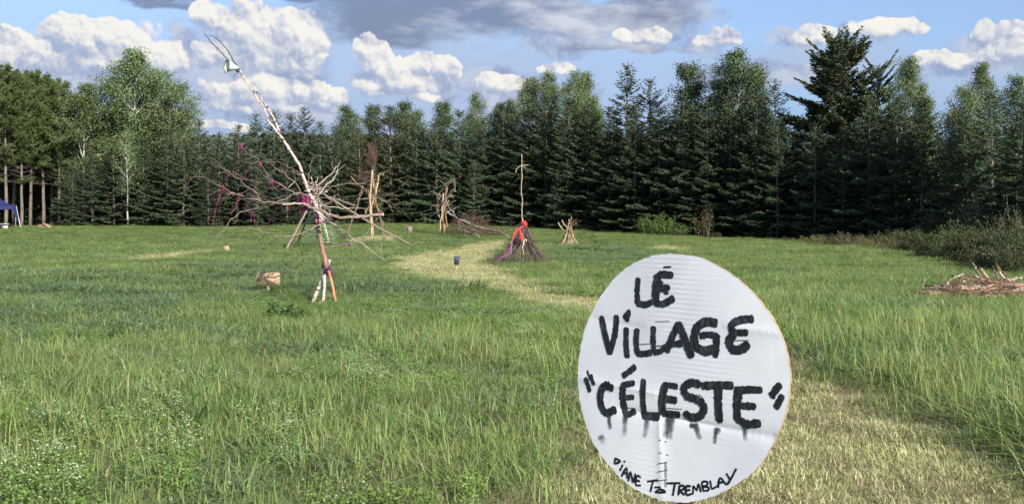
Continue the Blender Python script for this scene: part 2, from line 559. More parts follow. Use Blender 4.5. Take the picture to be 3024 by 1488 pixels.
def wob(x, y, s, a):
    return a * (np.sin(x * s + 1.7 * np.sin(y * s * 0.7)) + np.sin(y * s * 1.3 + 2 * np.sin(x * s * 0.8)) + 0.6 * np.sin((x + y) * s * 2.7)) / 2.6


def mask(polys, x, y, w=0.25):
    k = 1 + np.clip((y - 12) / 25, 0, 3)
    xx = x + wob(x, y, 2.1, w) * k + wob(y, x, 6.3, w * 0.5)
    yy = y + wob(y + 9, x, 1.7, w) * k
    r = np.zeros(x.shape, bool)
    for p in polys:
        r |= in_poly(xx, yy, p)
    return r


def build_ground():
    ys = np.concatenate([np.arange(-6, 30, 0.22), np.geomspace(30, 110, 150), np.geomspace(112, 900, 30)])
    us = np.concatenate([np.linspace(-60, -1.0, 20), np.linspace(-0.98, 0.98, 260), np.linspace(1.0, 60, 20)])
    Y, U = np.meshgrid(ys, us, indexing='ij')
    X = U * (np.abs(Y) * 0.75 + 6)
    Z = terrain(X, Y)
    g = Geo()
    nU = len(us)
    i = np.arange(len(ys) - 1)[:, None] * nU + np.arange(nU - 1)[None]
    f = np.stack([i, i + 1, i + nU + 1, i + nU], -1).reshape(-1, 4)
    straw = mask(PATHS, X.ravel(), Y.ravel()).astype(float)
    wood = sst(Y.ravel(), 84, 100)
    g.add(np.stack([X, Y, Z], -1).reshape(-1, 3), f, straw=straw, wood=wood)
    m, t, o = mat_new('field_soil_and_thatch')
    geo = t.new('ShaderNodeNewGeometry')
    pos = geo.outputs['Position']
    n1, n2 = t.noise(pos, 14, 6, 0.7), t.noise(pos, 0.9, 4, 0.6)
    green = t.mixc(n1, (0.050, 0.072, 0.022), (0.12, 0.15, 0.05))
    thatch = t.mixc(t.smooth(n1, 0.3, 0.7), (0.20, 0.18, 0.08), (0.46, 0.40, 0.21))
    thatch = t.mixc(t.smooth(n2, 0.45, 0.7, 0, 0.6), thatch, (0.12, 0.15, 0.05))
    c = t.mixc(attr(t, 'straw'), green, thatch)
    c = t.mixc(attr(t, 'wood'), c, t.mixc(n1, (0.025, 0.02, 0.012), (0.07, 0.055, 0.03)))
    p = t.new('ShaderNodeBsdfPrincipled')
    t.put(p.inputs['Base Color'], c)
    p.inputs['Roughness'].default_value = 0.95
    p.inputs['Specular IOR Level'].default_value = 0.1
    b = t.new('ShaderNodeBump')
    b.inputs['Distance'].default_value = 0.03
    t.put(b.inputs['Height'], n1)
    t.l.new(b.outputs[0], p.inputs['Normal'])
    t.l.new(p.outputs[0], o.inputs[0])
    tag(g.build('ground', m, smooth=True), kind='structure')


build_ground()

# ------------------------------------------------------------------ trees
def spruce_geo(seed, H=12.0, R0=1.9, bare=0.6, gap=0.38, irregular=0.12, droop=0.0, fine=1.0, tuft=0.0, deadlow=0.03, pw=0.85, rag=0.0):
    r = np.random.default_rng(seed)
    fo, wo = Geo(), Geo()
    zz = np.linspace(0, H, 14)
    lean = np.cumsum(r.normal(0, 0.02, (14, 2)), 0)
    tr = np.stack([lean[:, 0], lean[:, 1], zz], 1)
    tube(wo, tr, 0.012 * H * (1 - zz / H * 0.96) + 0.004, 7)
    z = bare
    side_fac = 1 + irregular * np.sin(np.linspace(0, 2 * math.pi, 24) * 2 + r.random() * 6)
    while z < H - 0.25:
        h = z / H
        nb = r.integers(4, 7)
        a0 = r.random() * 6.28
        prof = (1 - h) ** pw * min(1.0, 0.72 + h * 2.0)
        for k in range(nb):
            if r.random() < irregular * 0.45:
                continue
            a = a0 + k * 6.283 / nb + r.normal(0, 0.25)
            L = R0 * prof * r.uniform(0.72 - rag, 1.15 + rag * 0.3) * side_fac[int(a / 6.2832 * 24) % 24] + 0.16
            el0 = -0.28 + 1.05 * h ** 1.5 + r.normal(0, 0.09) - droop * (1 - h)
            curl = 0.28 + 0.2 * (1 - h)
            z1 = z + r.uniform(-0.1, 0.1)
            t = np.linspace(0, 1, 7)
            cx, cy = np.cos(a), np.sin(a)
            bx = np.interp(z1, zz, lean[:, 0]) + L * t * cx
            by = np.interp(z1, zz, lean[:, 1]) + L * t * cy
            bz = z1 + L * (np.tan(el0) * t + curl * (t ** 2) * 0.6)
            tube(wo, np.stack([bx, by, bz], 1), np.linspace(0.006 + 0.007 * L, 0.003, 7), 3)
            if h < deadlow and r.random() < 0.6:
                continue
            n = max(3, int(L / 0.12 * fine))
            tt = np.linspace(0.16 if L < 0.8 else 0.28, 1.0, n)
            tt = np.clip(np.repeat(tt, 2) + r.normal(0, 0.02, 2 * n), 0.1, 1.0)
            sg = np.tile([1, -1], n)
            P0 = np.stack([np.interp(tt, t, bx), np.interp(tt, t, by), np.interp(tt, t, bz)], 1)
            out = np.array([cx, cy, math.tan(el0) * 0.5])
            sd = np.array([-cy, cx, 0])
            l = (0.42 * L * (1.02 - tt) ** 0.8 * np.minimum(1, tt * 2.2) + 0.10) * r.uniform(0.65, 1.15, 2 * n)
            ang = r.normal(0.85, 0.18, 2 * n)
            d = unit(out[None] * np.cos(ang)[:, None] + sd[None] * (sg * np.sin(ang))[:, None] + np.stack([r.normal(0, .08, 2 * n), r.normal(0, .08, 2 * n), r.normal(-0.10 + tuft, .16, 2 * n)], 1))
            face = unit(np.array([cx * 0.75, cy * 0.75, 1.0]) + r.normal(0, 0.25, 3))
            rb = np.clip(r.random() * 0.5 + r.random(2 * n) * 0.5, 0, 1)
            kites(fo, P0, d, l, 0.045 + 0.02 * r.random(2 * n), r=r, tilt=0.38, up=face, rnd=rb)
            # side sprays on the twigs
            m_ = np.maximum(1, (l / 0.13).astype(int))
            idx = np.repeat(np.arange(2 * n), m_ * 2)
            s2 = np.tile([1, -1], len(idx) // 2)
            q = r.uniform(0.15, 1.0, len(idx))
            P1 = P0[idx] + d[idx] * (l[idx] * q)[:, None]
            perp = unit(np.cross(d[idx], np.array([0, 0, 1.0]) + r.normal(0, .25, (len(idx), 3))))
            d1 = unit(d[idx] * 0.8 + perp * s2[:, None] * 0.75 + np.stack([np.zeros(len(idx)), np.zeros(len(idx)), r.normal(0.0 + tuft, 0.25, len(idx))], 1))
            l1 = np.minimum(0.24, 0.07 + l[idx] * 0.35 * (1.1 - q)) * r.uniform(0.7, 1.2, len(idx))
            kites(fo, P1, d1, l1, 0.034 + 0.018 * r.random(len(idx)), r=r, tilt=0.45, up=face, rnd=np.clip(rb[idx] + r.normal(0, .15, len(idx)), 0, 1))
        z += gap * r.uniform(0.7, 1.3) * (1.15 - 0.5 * h)
    # leader
    n = 40
    q = r.random(n) ** 1.5
    zt = H - 0.9 + q * 1.0
    a = r.random(n) * 6.28
    kites(fo, np.stack([np.interp(zt, zz, lean[:, 0]), np.interp(zt, zz, lean[:, 1]), zt], 1),
          np.stack([np.cos(a), np.sin(a), np.full(n, 0.9)], 1), 0.24 * (1.2 - q), 0.03, r=r)
    return fo, wo


def leafy_geo(seed, H=13.0, R0=2.2, lo=0.28, nl=26, leaf=0.085, per=42, fork=True, sub=5, asc=0.8, spread=0.33, dens=1.0, stems=1):
    """a loose broad-leaved tree: limbs, side limbs and leaves gathered round the twig ends"""
    r = np.random.default_rng(seed)
    fo, wo = Geo(), Geo()
    for st in range(stems):
        ox, oy = (0, 0) if stems == 1 else (r.normal(0, 0.35), r.normal(0, 0.35))
        Hs = H if st == 0 else H * r.uniform(0.75, 0.97)
        zz = np.linspace(0, Hs, 12)
        ln = np.cumsum(r.normal(0, 0.055, (12, 2)), 0) + np.outer(zz / Hs, r.normal(0, 0.5 if stems > 1 else 0.15, 2)) + (ox, oy)
        tr = np.stack([ln[:, 0], ln[:, 1], zz], 1)
        tube(wo, crom(tr, 2), np.linspace(0.0095 * Hs, 0.006, 23), 7)
        for k in range(nl):
            h = lo + (0.97 - lo) * (k + r.random()) / nl
            z = h * Hs
            hh = (h - lo) / (1 - lo)
            L = R0 * (0.10 + 0.95 * math.sin(math.pi * min(1, (hh * 0.80 + 0.18)))) * r.uniform(0.55, 1.15)
            a = k * 2.4 + r.normal(0, 0.4)
            e = asc + r.normal(0, 0.15) + 0.25 * hh
            t = np.linspace(0, 1, 5)
            b = np.array([np.interp(z, zz, ln[:, 0]), np.interp(z, zz, ln[:, 1]), z])
            d = np.array([math.cos(a) * math.cos(e), math.sin(a) * math.cos(e), math.sin(e)])
            pts = b + d * (L * t)[:, None] + np.array([0, 0, 0.12 * L]) * (t ** 2)[:, None] + np.cumsum(r.normal(0, 0.03, (5, 3)), 0)
            tube(wo, pts, np.linspace(0.015 + 0.016 * L, 0.006, 5), 4)
            ends = [pts[-1], pts[-2]]
            for s in range(sub):
                q = r.uniform(0.3, 0.95)
                p0 = b + d * L * q + np.array([0, 0, 0.12 * L * q * q])
                d2 = unit(d + r.normal(0, 0.75, 3))
                p1 = p0 + d2 * L * r.uniform(0.2, 0.5)
                tube(wo, np.stack([p0, p1]), [0.009, 0.004], 3)
                ends.append(p1)
                ends.append((p0 + p1) / 2)
            for e_ in ends:
                n = max(4, int(per * r.uniform(0.4, 1.3) * dens * min(1.15, 0.12 + 0.95 * L / (0.8 * R0))))
                sp = spread * r.uniform(0.6, 1.2) * (0.45 + 0.6 * min(1, L / (0.8 * R0)))
                p = e_ + np.clip(r.normal(0, 1, (n, 3)), -1.8, 1.8) * np.array([sp, sp, sp * 0.72])
                kites(fo, p, r.normal(0, 1, (n, 3)) + np.array([0.1, -0.1, -0.4]), leaf * r.uniform(0.7, 1.35, n), leaf * 0.40, r=r, tilt=1.2,
                      rnd=np.clip(r.random() * 0.55 + r.random(n) * 0.5, 0, 1))
    return fo, wo


def pine_geo(seed, H=12.5, R0=2.5, lo=0.42):
    r = np.random.default_rng(seed)
    fo, wo = Geo(), Geo()
    zz = np.linspace(0, H, 10)
    ln = np.cumsum(r.normal(0, 0.03, (10, 2)), 0)
    tube(wo, crom(np.stack([ln[:, 0], ln[:, 1], zz], 1), 2), np.linspace(0.0125 * H, 0.012, 19), 8)
    z = lo * H * 0.7
    while z < H - 0.2:
        h = z / H
        dead = h < lo
        for k in range(r.integers(4, 7)):
            a = k * 1.2 + r.random() * 1.4
            hh = max(0, (h - lo) / (1 - lo))
            L = (R0 * (0.45 + 0.6 * math.sin(math.pi * (0.25 + 0.72 * hh))) * r.uniform(0.65, 1.1)) * (0.5 if dead else 1) * (1.0 if hh < 0.7 else (1.25 - hh) * 1.8)
            e = -0.12 + 0.85 * hh + r.normal(0, 0.12)
            t = np.linspace(0, 1, 6)
            b = np.array([np.interp(z, zz, ln[:, 0]), np.interp(z, zz, ln[:, 1]), z + r.uniform(-0.1, 0.1)])
            d = np.array([math.cos(a) * math.cos(e), math.sin(a) * math.cos(e), math.sin(e)])
            pts = b + d * (L * t)[:, None] + np.array([0, 0, 0.28 * L]) * (t ** 2.2)[:, None] + np.cumsum(r.normal(0, 0.02, (6, 3)), 0)
            tube(wo, pts, np.linspace(0.012 + 0.010 * L, 0.006, 6), 4)
            if dead and r.random() < 0.85:
                continue
            nt = int(12 + L * 13)
            for s in range(nt):
                q = r.uniform(0.35, 1.02)
                p0 = np.array([np.interp(q, t, pts[:, i]) for i in range(3)])
                p0 = p0 + unit(r.normal(0, 1, 3) + d * 0.5) * r.uniform(0, 0.42) * np.array([1, 1, 0.55]) * (0.5 + 0.6 * L / R0)
                n = 13
                dd = unit(r.normal(0, 0.75, (n, 3)) + d * 0.35 + np.array([0, 0, 0.75]))
                kites(fo, np.repeat(p0[None], n, 0), dd, r.uniform(0.14, 0.26, n), 0.020, r=r, tilt=1.0, rnd=np.clip(r.random() * 0.6 + r.random(n) * 0.4, 0, 1))
        z += 0.42 * r.uniform(0.75, 1.25)
    n = 60
    q = r.random(n)
    kites(fo, np.stack([np.full(n, ln[-1, 0]), np.full(n, ln[-1, 1]), H - 0.6 + q * 0.75], 1), unit(r.normal(0, .6, (n, 3)) + (0, 0, 0.9)), 0.22, 0.017, r=r)
    return fo, wo


def shrub_geo(seed, H=1.2, R0=0.8, stems=14, leaf=0.07, per=40, up=0.9, flat=False):
    r = np.random.default_rng(seed)
    fo, wo = Geo(), Geo()
    for s in range(stems):
        a, q = r.random() * 6.28, math.sqrt(r.random())
        b = np.array([math.cos(a) * q * R0 * 0.55, math.sin(a) * q * R0 * 0.55, -0.05])
        hh = H * r.uniform(0.6, 1.05) * (1 - 0.35 * q)
        tip = b + np.array([math.cos(a) * R0 * 0.5 * q + r.normal(0, .1 * H), math.sin(a) * R0 * 0.5 * q + r.normal(0, .1 * H), hh])
        pts = crom([b, (b + tip) / 2 + r.normal(0, 0.04 * H, 3), tip], 3)
        tube(wo, pts, np.linspace(0.005 + 0.004 * H, 0.003, len(pts)), 4)
        n = int(per * r.uniform(0.7, 1.3))
        t = r.uniform(0.18, 1.0, n) ** 0.8
        p = np.stack([np.interp(t, np.linspace(0, 1, len(pts)), pts[:, i]) for i in range(3)], 1)
        p = p + r.normal(0, 1, (n, 3)) * 0.09 * H ** 0.7 * (1.2 - 0.6 * t)[:, None]
        kites(fo, p, r.normal(0, 1, (n, 3)) + (0, 0, 0.1), leaf * r.uniform(0.6, 1.3, n), leaf * 0.36, r=r, tilt=1.0, rnd=np.clip(t * 0.45 + r.random(n) * 0.55, 0, 1))
    return fo, wo


VAR = {}
def variant(kind, geos, leafmat, woodmat):
    VAR[kind] = [(f.mesh('crown', M_[leafmat]), w.mesh('trunk', M_[woodmat], smooth=True)) for f, w in geos]


variant('spruce', [spruce_geo(s, 12.0, 2.55 + 0.15 * (s % 3), bare=0.25 + 0.2 * (s % 3)) for s in (11, 12, 13, 14, 15, 16)], 'spruce', 'bark')
variant('rusty', [spruce_geo(31, 12.0, 2.6, irregular=0.25)], 'brownspruce', 'bark')
variant('old', [spruce_geo(21, 13.0, 3.6, gap=0.20, irregular=0.45, droop=0.05, tuft=0.30, fine=1.5, deadlow=0.08, pw=0.48, rag=0.35),
                spruce_geo(22, 13.0, 3.2, gap=0.22, irregular=0.45, droop=0.05, tuft=0.30, fine=1.4, deadlow=0.10, pw=0.5, rag=0.4)], 'bigspruce', 'deadwood')
variant('aspen', [leafy_geo(s, 13.0, 2.5, nl=30, per=66, leaf=0.115, spread=0.36) for s in (41, 42)] + [leafy_geo(43, 13.0, 2.6, nl=28, per=42, leaf=0.115, spread=0.40, stems=2)], 'aspen', 'whitebark')
variant('youngaspen', [leafy_geo(44, 9.0, 1.5, lo=0.30, nl=20, per=16, leaf=0.11, spread=0.5)], 'aspen', 'whitebark')
variant('poplar', [leafy_geo(s, 12.0, 2.4, lo=0.16, nl=32, per=76, asc=0.9, leaf=0.11, spread=0.36) for s in (51, 52, 53)], 'poplar', 'whitebark')
variant('pine', [pine_geo(s) for s in (61, 62, 63)], 'pine', 'pinebark')
variant('bush', [shrub_geo(71, 2.6, 1.3, 20, 0.13, 110), shrub_geo(72, 1.2, 1.0, 16, 0.08, 60)], 'bush', 'bark')
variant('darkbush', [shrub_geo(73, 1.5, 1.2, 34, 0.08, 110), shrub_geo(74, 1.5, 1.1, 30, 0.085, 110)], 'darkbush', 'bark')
variant('golden', [shrub_geo(75, 1.15, 1.0, 34, 0.055, 60), shrub_geo(76, 1.0, 1.1, 36, 0.05, 55)], 'golden', 'bark')
variant('rust', [shrub_geo(77, 2.6, 0.9, 9, 0.10, 50)], 'rust', 'bark')
variant('pale', [shrub_geo(78, 5.0, 1.3, 16, 0.11, 110)], 'palebush', 'deadwood')
variant('rusttree', [leafy_geo(79, 7.0, 1.2, lo=0.2, nl=18, per=26)], 'rust', 'bark')
BASEH = dict(spruce=12.0, rusty=12.0, old=14.1, aspen=13.4, youngaspen=9.2, poplar=12.4, pine=12.6, bush=2.6, darkbush=1.5, golden=1.15, rust=2.6, pale=5.0, rusttree=7.3)
KINDS = dict(spruce=('spruce_tree', 'spruce'), rusty=('spruce_tree', 'spruce'), old=('spruce_tree', 'spruce'), aspen=('aspen_tree', 'tree'), youngaspen=('aspen_tree', 'tree'),
             poplar=('poplar_tree', 'tree'), pine=('pine_tree', 'pine'), bush=('bush', 'bush'), darkbush=('bush', 'bush'), golden=('goldenrod_clump', 'plant'),
             rust=('sapling', 'sapling'), pale=('sapling', 'sapling'), rusttree=('sapling', 'sapling'))


def plant(kind, loc, h, wide, label, group, v=None, yaw=None):
    meshes = VAR[kind][(v if v is not None else random.randrange(99)) % len(VAR[kind])]
    nm, cat = KINDS[kind]
    o = root(nm, loc, label, cat, group)
    s = h / BASEH[kind]
    o.rotation_euler = (0, 0, random.random() * 6.28 if yaw is None else yaw)
    o.scale = (s * wide, s * wide, s)
    for me, part in ((meshes[0], 'crown'), (meshes[1], 'trunk')):
        c = bpy.data.objects.new(part if kind not in ('bush', 'darkbush', 'golden', 'rust') else ('foliage' if part == 'crown' else 'stems'), me)
        COL.objects.link(c)
        c.parent = o
    return o


EDGE_X = [-400, 0, 450, 1000, 1300, 1600, 1900, 2100, 2300, 2576, 3000]
EDGE_Y = [104, 100, 94, 92, 88, 76, 67, 62, 55, 44, 34]


def tree(x, top, back, kind, label, wide=1.0, v=None, yaw=None, group=None):
    """x, top: where its tip stands in the photo (2576 px wide view); back: metres behind the field edge"""
    Y = float(np.interp(x, EDGE_X, EDGE_Y)) + back
    X = (x - 1288) / 2579.4 * Y
    z = float(terrain(X, Y))
    h = (540 - top) / 2579.4 * Y + CZ - z
    groups = dict(spruce='spruces along the far edge of the field', rusty='spruces along the far edge of the field', old='spruces along the far edge of the field', aspen='broad-leaved trees rising over the spruces', youngaspen='broad-leaved trees rising over the spruces', poplar='broad-leaved trees rising over the spruces', pine='bare-trunked pines at the left end')
    return plant(kind, (X, Y, z - 0.05), h, wide, label, group or groups.get(kind), v, yaw)


TREES = [
    # pines at the left end
    (-95, 178, 3, 'pine', 'pine with a bare trunk, cut by the left edge of the photo', 1.0),
    (-30, 186, 6, 'pine', 'pine standing straight above the navy tent roof', 1.0),
    (14, 172, 1, 'pine', 'tallest pine, its bare trunk just right of the tent leg', 1.0),
    (55, 190, 2, 'pine', 'pine whose pale bare trunk stands second from the navy tent', 0.9),
    (75, 186, 5, 'pine', 'pine whose bare trunk stands third from the navy tent', 0.95),
    (112, 200, 6, 'pine', 'pine behind the heap of old planks', 1.0),
    (150, 212, 5, 'pine', 'last pine before the tall aspens, pointed top', 0.95),
    (128, 208, 11, 'pine', 'pine set back in the shade behind the small green bush', 1.0),
    (35, 200, 8, 'pine', 'pine behind the bare trunks right of the navy tent', 1.1),
    (-5, 205, 10, 'pine', 'pine deepest behind the navy tent', 1.1),
    # aspens on the left
    (212, 205, 5, 'aspen', 'leftmost of the tall aspens, next to the pines', 1.4),
    (275, 186, 7, 'aspen', 'aspen left of the highest aspen, rounded top', 1.35),
    (340, 120, 6, 'aspen', 'highest aspen on the left, tip against the white cloud', 1.3),
    (392, 172, 9, 'aspen', 'aspen with a slim shoulder right of the highest aspen', 1.2),
    (440, 205, 6, 'aspen', 'rightmost of the tall aspens on the left, pale trunk showing', 1.25),
    (322, 322, 0.5, 'youngaspen', 'slender young aspen with a white trunk in front of the tall aspens', 1.0),
    # left spruces in front of the aspens
    (182, 402, 0.5, 'spruce', 'spruce at the foot of the leftmost tall aspen', 1.32),
    (232, 372, 1, 'spruce', 'dark spruce second from the pines in the front row', 1.38),
    (288, 352, 2, 'spruce', 'spruce left of the white young aspen trunk', 1.38),
    (362, 345, 2, 'spruce', 'spruce right of the white young aspen trunk', 1.38),
    (418, 330, 2, 'spruce', 'spruce under the rightmost tall aspen', 1.45),
    (462, 345, 0.5, 'spruce', 'spruce left of the low gap where the far hill shows', 1.32),
    (500, 298, 1.5, 'spruce', 'pointed spruce standing at the left end of the hill gap', 1.25),
    (552, 330, 1, 'spruce', 'spruce in the middle of the hill gap', 1.25),
    (597, 312, 1, 'spruce', 'thin-topped spruce at the right end of the hill gap', 1.25),
    (524, 420, -1.5, 'spruce', 'lower spruce in front of the hill gap, left of the dangling yarn', 1.25),
    (645, 283, 2.5, 'spruce', 'spruce just left of the leaning birch pole', 1.32),
    (690, 276, 2, 'spruce', 'spruce crossed by the leaning birch pole', 1.38),
    (733, 284, 3, 'spruce', 'spruce just right of the leaning birch pole', 1.38),
    (765, 268, 2.5, 'spruce', 'peaked spruce above the branch wheel, right of the birch pole', 1.32),
    (808, 304, 1.5, 'spruce', 'narrow spruce between the branch wheel and the first poplar', 1.32),
    (648, 402, -1.5, 'spruce', 'shorter spruce behind the left arms of the branch wheel', 1.32),
    (724, 395, -1.5, 'spruce', 'shorter spruce right behind the hub of the branch wheel', 1.32),
    # middle
    (880, 262, 5, 'poplar', 'first round-topped poplar right of the branch wheel', 1.1),
    (938, 258, 6, 'poplar', 'poplar above the stick tower with the brown twig tuft', 1.05),
    (1012, 250, 5, 'poplar', 'broad poplar right of the stick tower', 1.15),
    (1042, 275, 8, 'poplar', 'poplar half hidden right of the broad poplar', 1.0),
    (1110, 248, 4, 'poplar', 'poplar above the stick bundle', 1.15),
    (1206, 232, 5, 'aspen', 'slender aspen sticking up between the stick bundle and the scarf pole', 0.75),
    (1248, 258, 7, 'poplar', 'poplar just left of the tall aspen clump in the middle', 0.9),
    (1288, 246, 6, 'aspen', 'small aspen at the left foot of the middle aspen clump', 0.8),
    (850, 326, 0.5, 'spruce', 'spruce in front of the first round-topped poplar', 1.38),
    (905, 319, 1, 'rusty', 'rusty brown spruce left of the stick tower', 1.32),
    (985, 264, 1.5, 'rusty', 'brownish spruce right of the stick tower', 1.58),
    (1045, 296, 1, 'spruce', 'spruce between the stick tower and the stick bundle', 1.32),
    (1100, 292, 0.5, 'spruce', 'spruce right behind the stick bundle', 1.45),
    (1155, 274, 1.5, 'spruce', 'spruce behind the brown brush heap', 1.38),
    (1215, 292, 1, 'spruce', 'spruce between the brush heap and the scarf pole', 1.45),
    (1268, 256, 1.5, 'spruce', 'spruce left of the tip of the scarf pole', 1.45),
    (945, 420, -1.5, 'spruce', 'low spruce at the foot of the stick tower', 1.25),
    (1190, 402, -1.5, 'spruce', 'low spruce above the arching branches', 1.38),
    # middle aspen clump
    (1338, 190, 4, 'aspen', 'left stem of the tall aspen clump in the middle', 0.85),
    (1385, 176, 5, 'aspen', 'second stem of the tall aspen clump in the middle', 0.9),
    (1436, 180, 4, 'aspen', 'third stem of the tall aspen clump in the middle', 0.85),
    (1474, 176, 6, 'aspen', 'right stem of the tall aspen clump in the middle', 0.7),
    (1500, 240, 5, 'aspen', 'low aspen filling the right foot of the aspen clump', 0.7),
    (1322, 246, 1.0, 'spruce', 'spruce straight behind the scarf pole', 1.45),
    (1376, 236, 1.5, 'spruce', 'first spruce right of the scarf pole', 1.38),
    (1428, 242, 0.5, 'spruce', 'spruce above the small stick sheaf', 1.45),
    (1480, 256, 1.5, 'spruce', 'spruce right of the small stick sheaf', 1.38),
    (1532, 266, 1, 'spruce', 'spruce left of the pointed one with the bare tip', 1.32),
    (1405, 420, -1.5, 'spruce', 'low spruce at the field edge behind the stick sheaf', 1.32),
    # right of the middle
    (1582, 160, 3, 'spruce', 'pointed spruce with a long bare tip right of the aspen clump', 1.25),
    (1640, 196, 5, 'rusty', 'brown-flecked spruce between the pointed spruce and the next poplar', 1.25),
    (1738, 148, 4, 'poplar', 'round poplar left of the tallest poplar on the right', 1.2),
    (1858, 118, 4, 'poplar', 'tallest poplar, left of the big old spruce', 1.2),
    (1905, 165, 6, 'poplar', 'poplar shoulder right of the tallest poplar', 1.0),
    (1812, 190, 6, 'poplar', 'poplar shoulder left of the tallest poplar', 1.0),
    (1958, 196, 2, 'spruce', 'narrow spruce between the tallest poplar and the big old spruce', 1.19),
    (1600, 274, 0.5, 'spruce', 'front spruce left of the bright green bush', 1.45),
    (1660, 266, 0.5, 'spruce', 'front spruce right above the bright green bush', 1.45),
    (1718, 236, 1, 'spruce', 'front spruce above the rusty sapling', 1.51),
    (1782, 254, 0.5, 'spruce', 'front spruce right of the rusty sapling', 1.45),
    (1838, 232, 1.5, 'spruce', 'front spruce under the tallest poplar', 1.51),
    (1900, 236, 1.0, 'spruce', 'front spruce with a pale trunk left of the round sign top', 1.45),
    (1955, 294, 0, 'spruce', 'front spruce at the left foot of the big old spruce', 1.32),
    # big spruce and its neighbours
    (2112, 62, 4, 'old', 'biggest old spruce, ragged top against the blue sky', 1.15),
    (2212, 128, 5, 'old', 'ragged old spruce leaning on the right of the biggest one', 0.85),
    (2290, 138, 6, 'aspen', 'slim aspen right of the biggest spruce', 0.8),
    (2325, 205, 5, 'aspen', 'lower aspen next to the slim aspen right of the biggest spruce', 0.7),
    (2048, 304, 0, 'spruce', 'grey-green spruce below the dead limbs of the biggest spruce', 1.32),
    (2120, 319, 0, 'spruce', 'spruce in front of the trunk of the biggest spruce', 1.38),
    (2190, 236, 1, 'spruce', 'front spruce below the ragged leaning spruce', 1.51),
    (2255, 236, 1, 'spruce', 'front spruce below the slim aspen', 1.45),
    (2318, 242, 1, 'spruce', 'front spruce left of the orange-brown tree', 1.38),
    (2385, 262, 2, 'rusttree', 'orange-brown turning tree among the right-hand spruces', 1.05),
    (2440, 215, 4, 'aspen', 'aspen left of the thin-topped aspen at the right', 0.85),
    (2472, 152, 6, 'aspen', 'thin-topped aspen near the right edge', 0.75),
    (2556, 182, 5, 'aspen', 'aspen cut by the right edge of the photo', 0.8),
    (2425, 274, 1, 'spruce', 'front spruce right of the orange-brown tree', 1.38),
    (2500, 226, 1.5, 'spruce', 'front spruce left of the right edge, below the thin-topped aspen', 1.51),
    (2575, 250, 1, 'spruce', 'front spruce standing on the right edge of the photo', 1.45),
    (2660, 200, 1.5, 'spruce', 'spruce beyond the right edge of the photo', 1.45),
    (-190, 200, 3, 'pine', 'pine beyond the left edge of the photo', 1.0),
]
for i, (x, top, back, kind, label, wide) in enumerate(TREES):
    tree(x, top, back, kind, label, wide, v=i)

SHRUBS = [
    (1650, 520, -4.5, 'bush', 'bright green leafy bush at the foot of the spruces', 1.25),
    (1705, 500, -4.2, 'bush', 'taller bright green bush beside the lower one', 1.15),
    (1772, 478, -3.6, 'rust', 'rusty leaved sapling right of the green bushes', 0.8),
    (1800, 575, -4.0, 'darkbush', 'dull green bush under the rusty sapling', 1.1),
    (2482, 420, -1.0, 'pale', 'pale-leaved spindly sapling near the right edge', 1.0),
    (2555, 470, -2.0, 'pale', 'spindly sapling cut by the right edge', 1.0),
    (2400, 500, -1.5, 'darkbush', 'dark tall brush left of the pale sapling', 0.9),
    (2450, 520, -3.5, 'darkbush', 'dark broad bush in front of the pale sapling', 1.0),
    (2530, 530, -4.5, 'darkbush', 'dark broad bush in front of the sapling on the photo edge', 1.0),
    (2345, 545, -3.0, 'darkbush', 'dark bush at the right end of the goldenrod row', 1.0),
    (128, 556, -3.0, 'bush', 'small rounded green bush beside the plank heap', 1.2),
    (60, 568, -2.0, 'darkbush', 'low weeds at the foot of the bare pine trunks', 1.3),
]
for i, (x, top, back, kind, label, wide) in enumerate(SHRUBS):
    tree(x, top, back, kind, label, wide, v=i, group='bushes and saplings at the wood edge')
HEDGE = [(1835, 598), (1890, 594), (1945, 592), (2000, 590), (2050, 584), (2095, 578), (2140, 574), (2185, 578), (2230, 582), (2275, 586)]
for i, (x, top) in enumerate(HEDGE):
    e = on_ground(x * 1.1739, np.interp(x, [1835, 2000, 2200, 2300], [607, 611, 626, 640]) * 1.1739)
    h = (540 - top) / 2579.4 * (e.y + 0.6) + CZ - e.z
    plant('golden', (e.x, e.y + 0.6, e.z - 0.03), h, 1.5, '%s goldenrod clump from the left in the brownish row before the big spruce' % ['first', 'second', 'third', 'fourth', 'fifth', 'sixth', 'seventh', 'eighth', 'ninth', 'tenth'][i], 'goldenrod clumps along the field edge', i)
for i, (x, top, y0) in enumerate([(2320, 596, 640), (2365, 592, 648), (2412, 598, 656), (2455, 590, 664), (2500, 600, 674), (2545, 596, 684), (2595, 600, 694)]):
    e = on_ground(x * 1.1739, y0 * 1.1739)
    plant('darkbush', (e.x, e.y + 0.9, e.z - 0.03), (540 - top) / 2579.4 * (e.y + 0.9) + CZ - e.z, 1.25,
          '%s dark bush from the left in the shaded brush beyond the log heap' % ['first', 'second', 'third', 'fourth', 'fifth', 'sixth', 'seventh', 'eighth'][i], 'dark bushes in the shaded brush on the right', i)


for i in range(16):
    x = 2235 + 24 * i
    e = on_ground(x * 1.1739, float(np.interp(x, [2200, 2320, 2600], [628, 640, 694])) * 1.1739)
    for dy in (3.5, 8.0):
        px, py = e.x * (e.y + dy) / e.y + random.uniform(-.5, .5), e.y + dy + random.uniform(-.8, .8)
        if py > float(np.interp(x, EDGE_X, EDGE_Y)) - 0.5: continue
        plant('darkbush', (px, py, float(terrain(px, py)) - 0.03), random.uniform(1.0, 1.35), 1.2, 'dark bush deep in the shaded brush between the front bushes and the spruces', 'dark bushes in the shaded brush on the right', i)


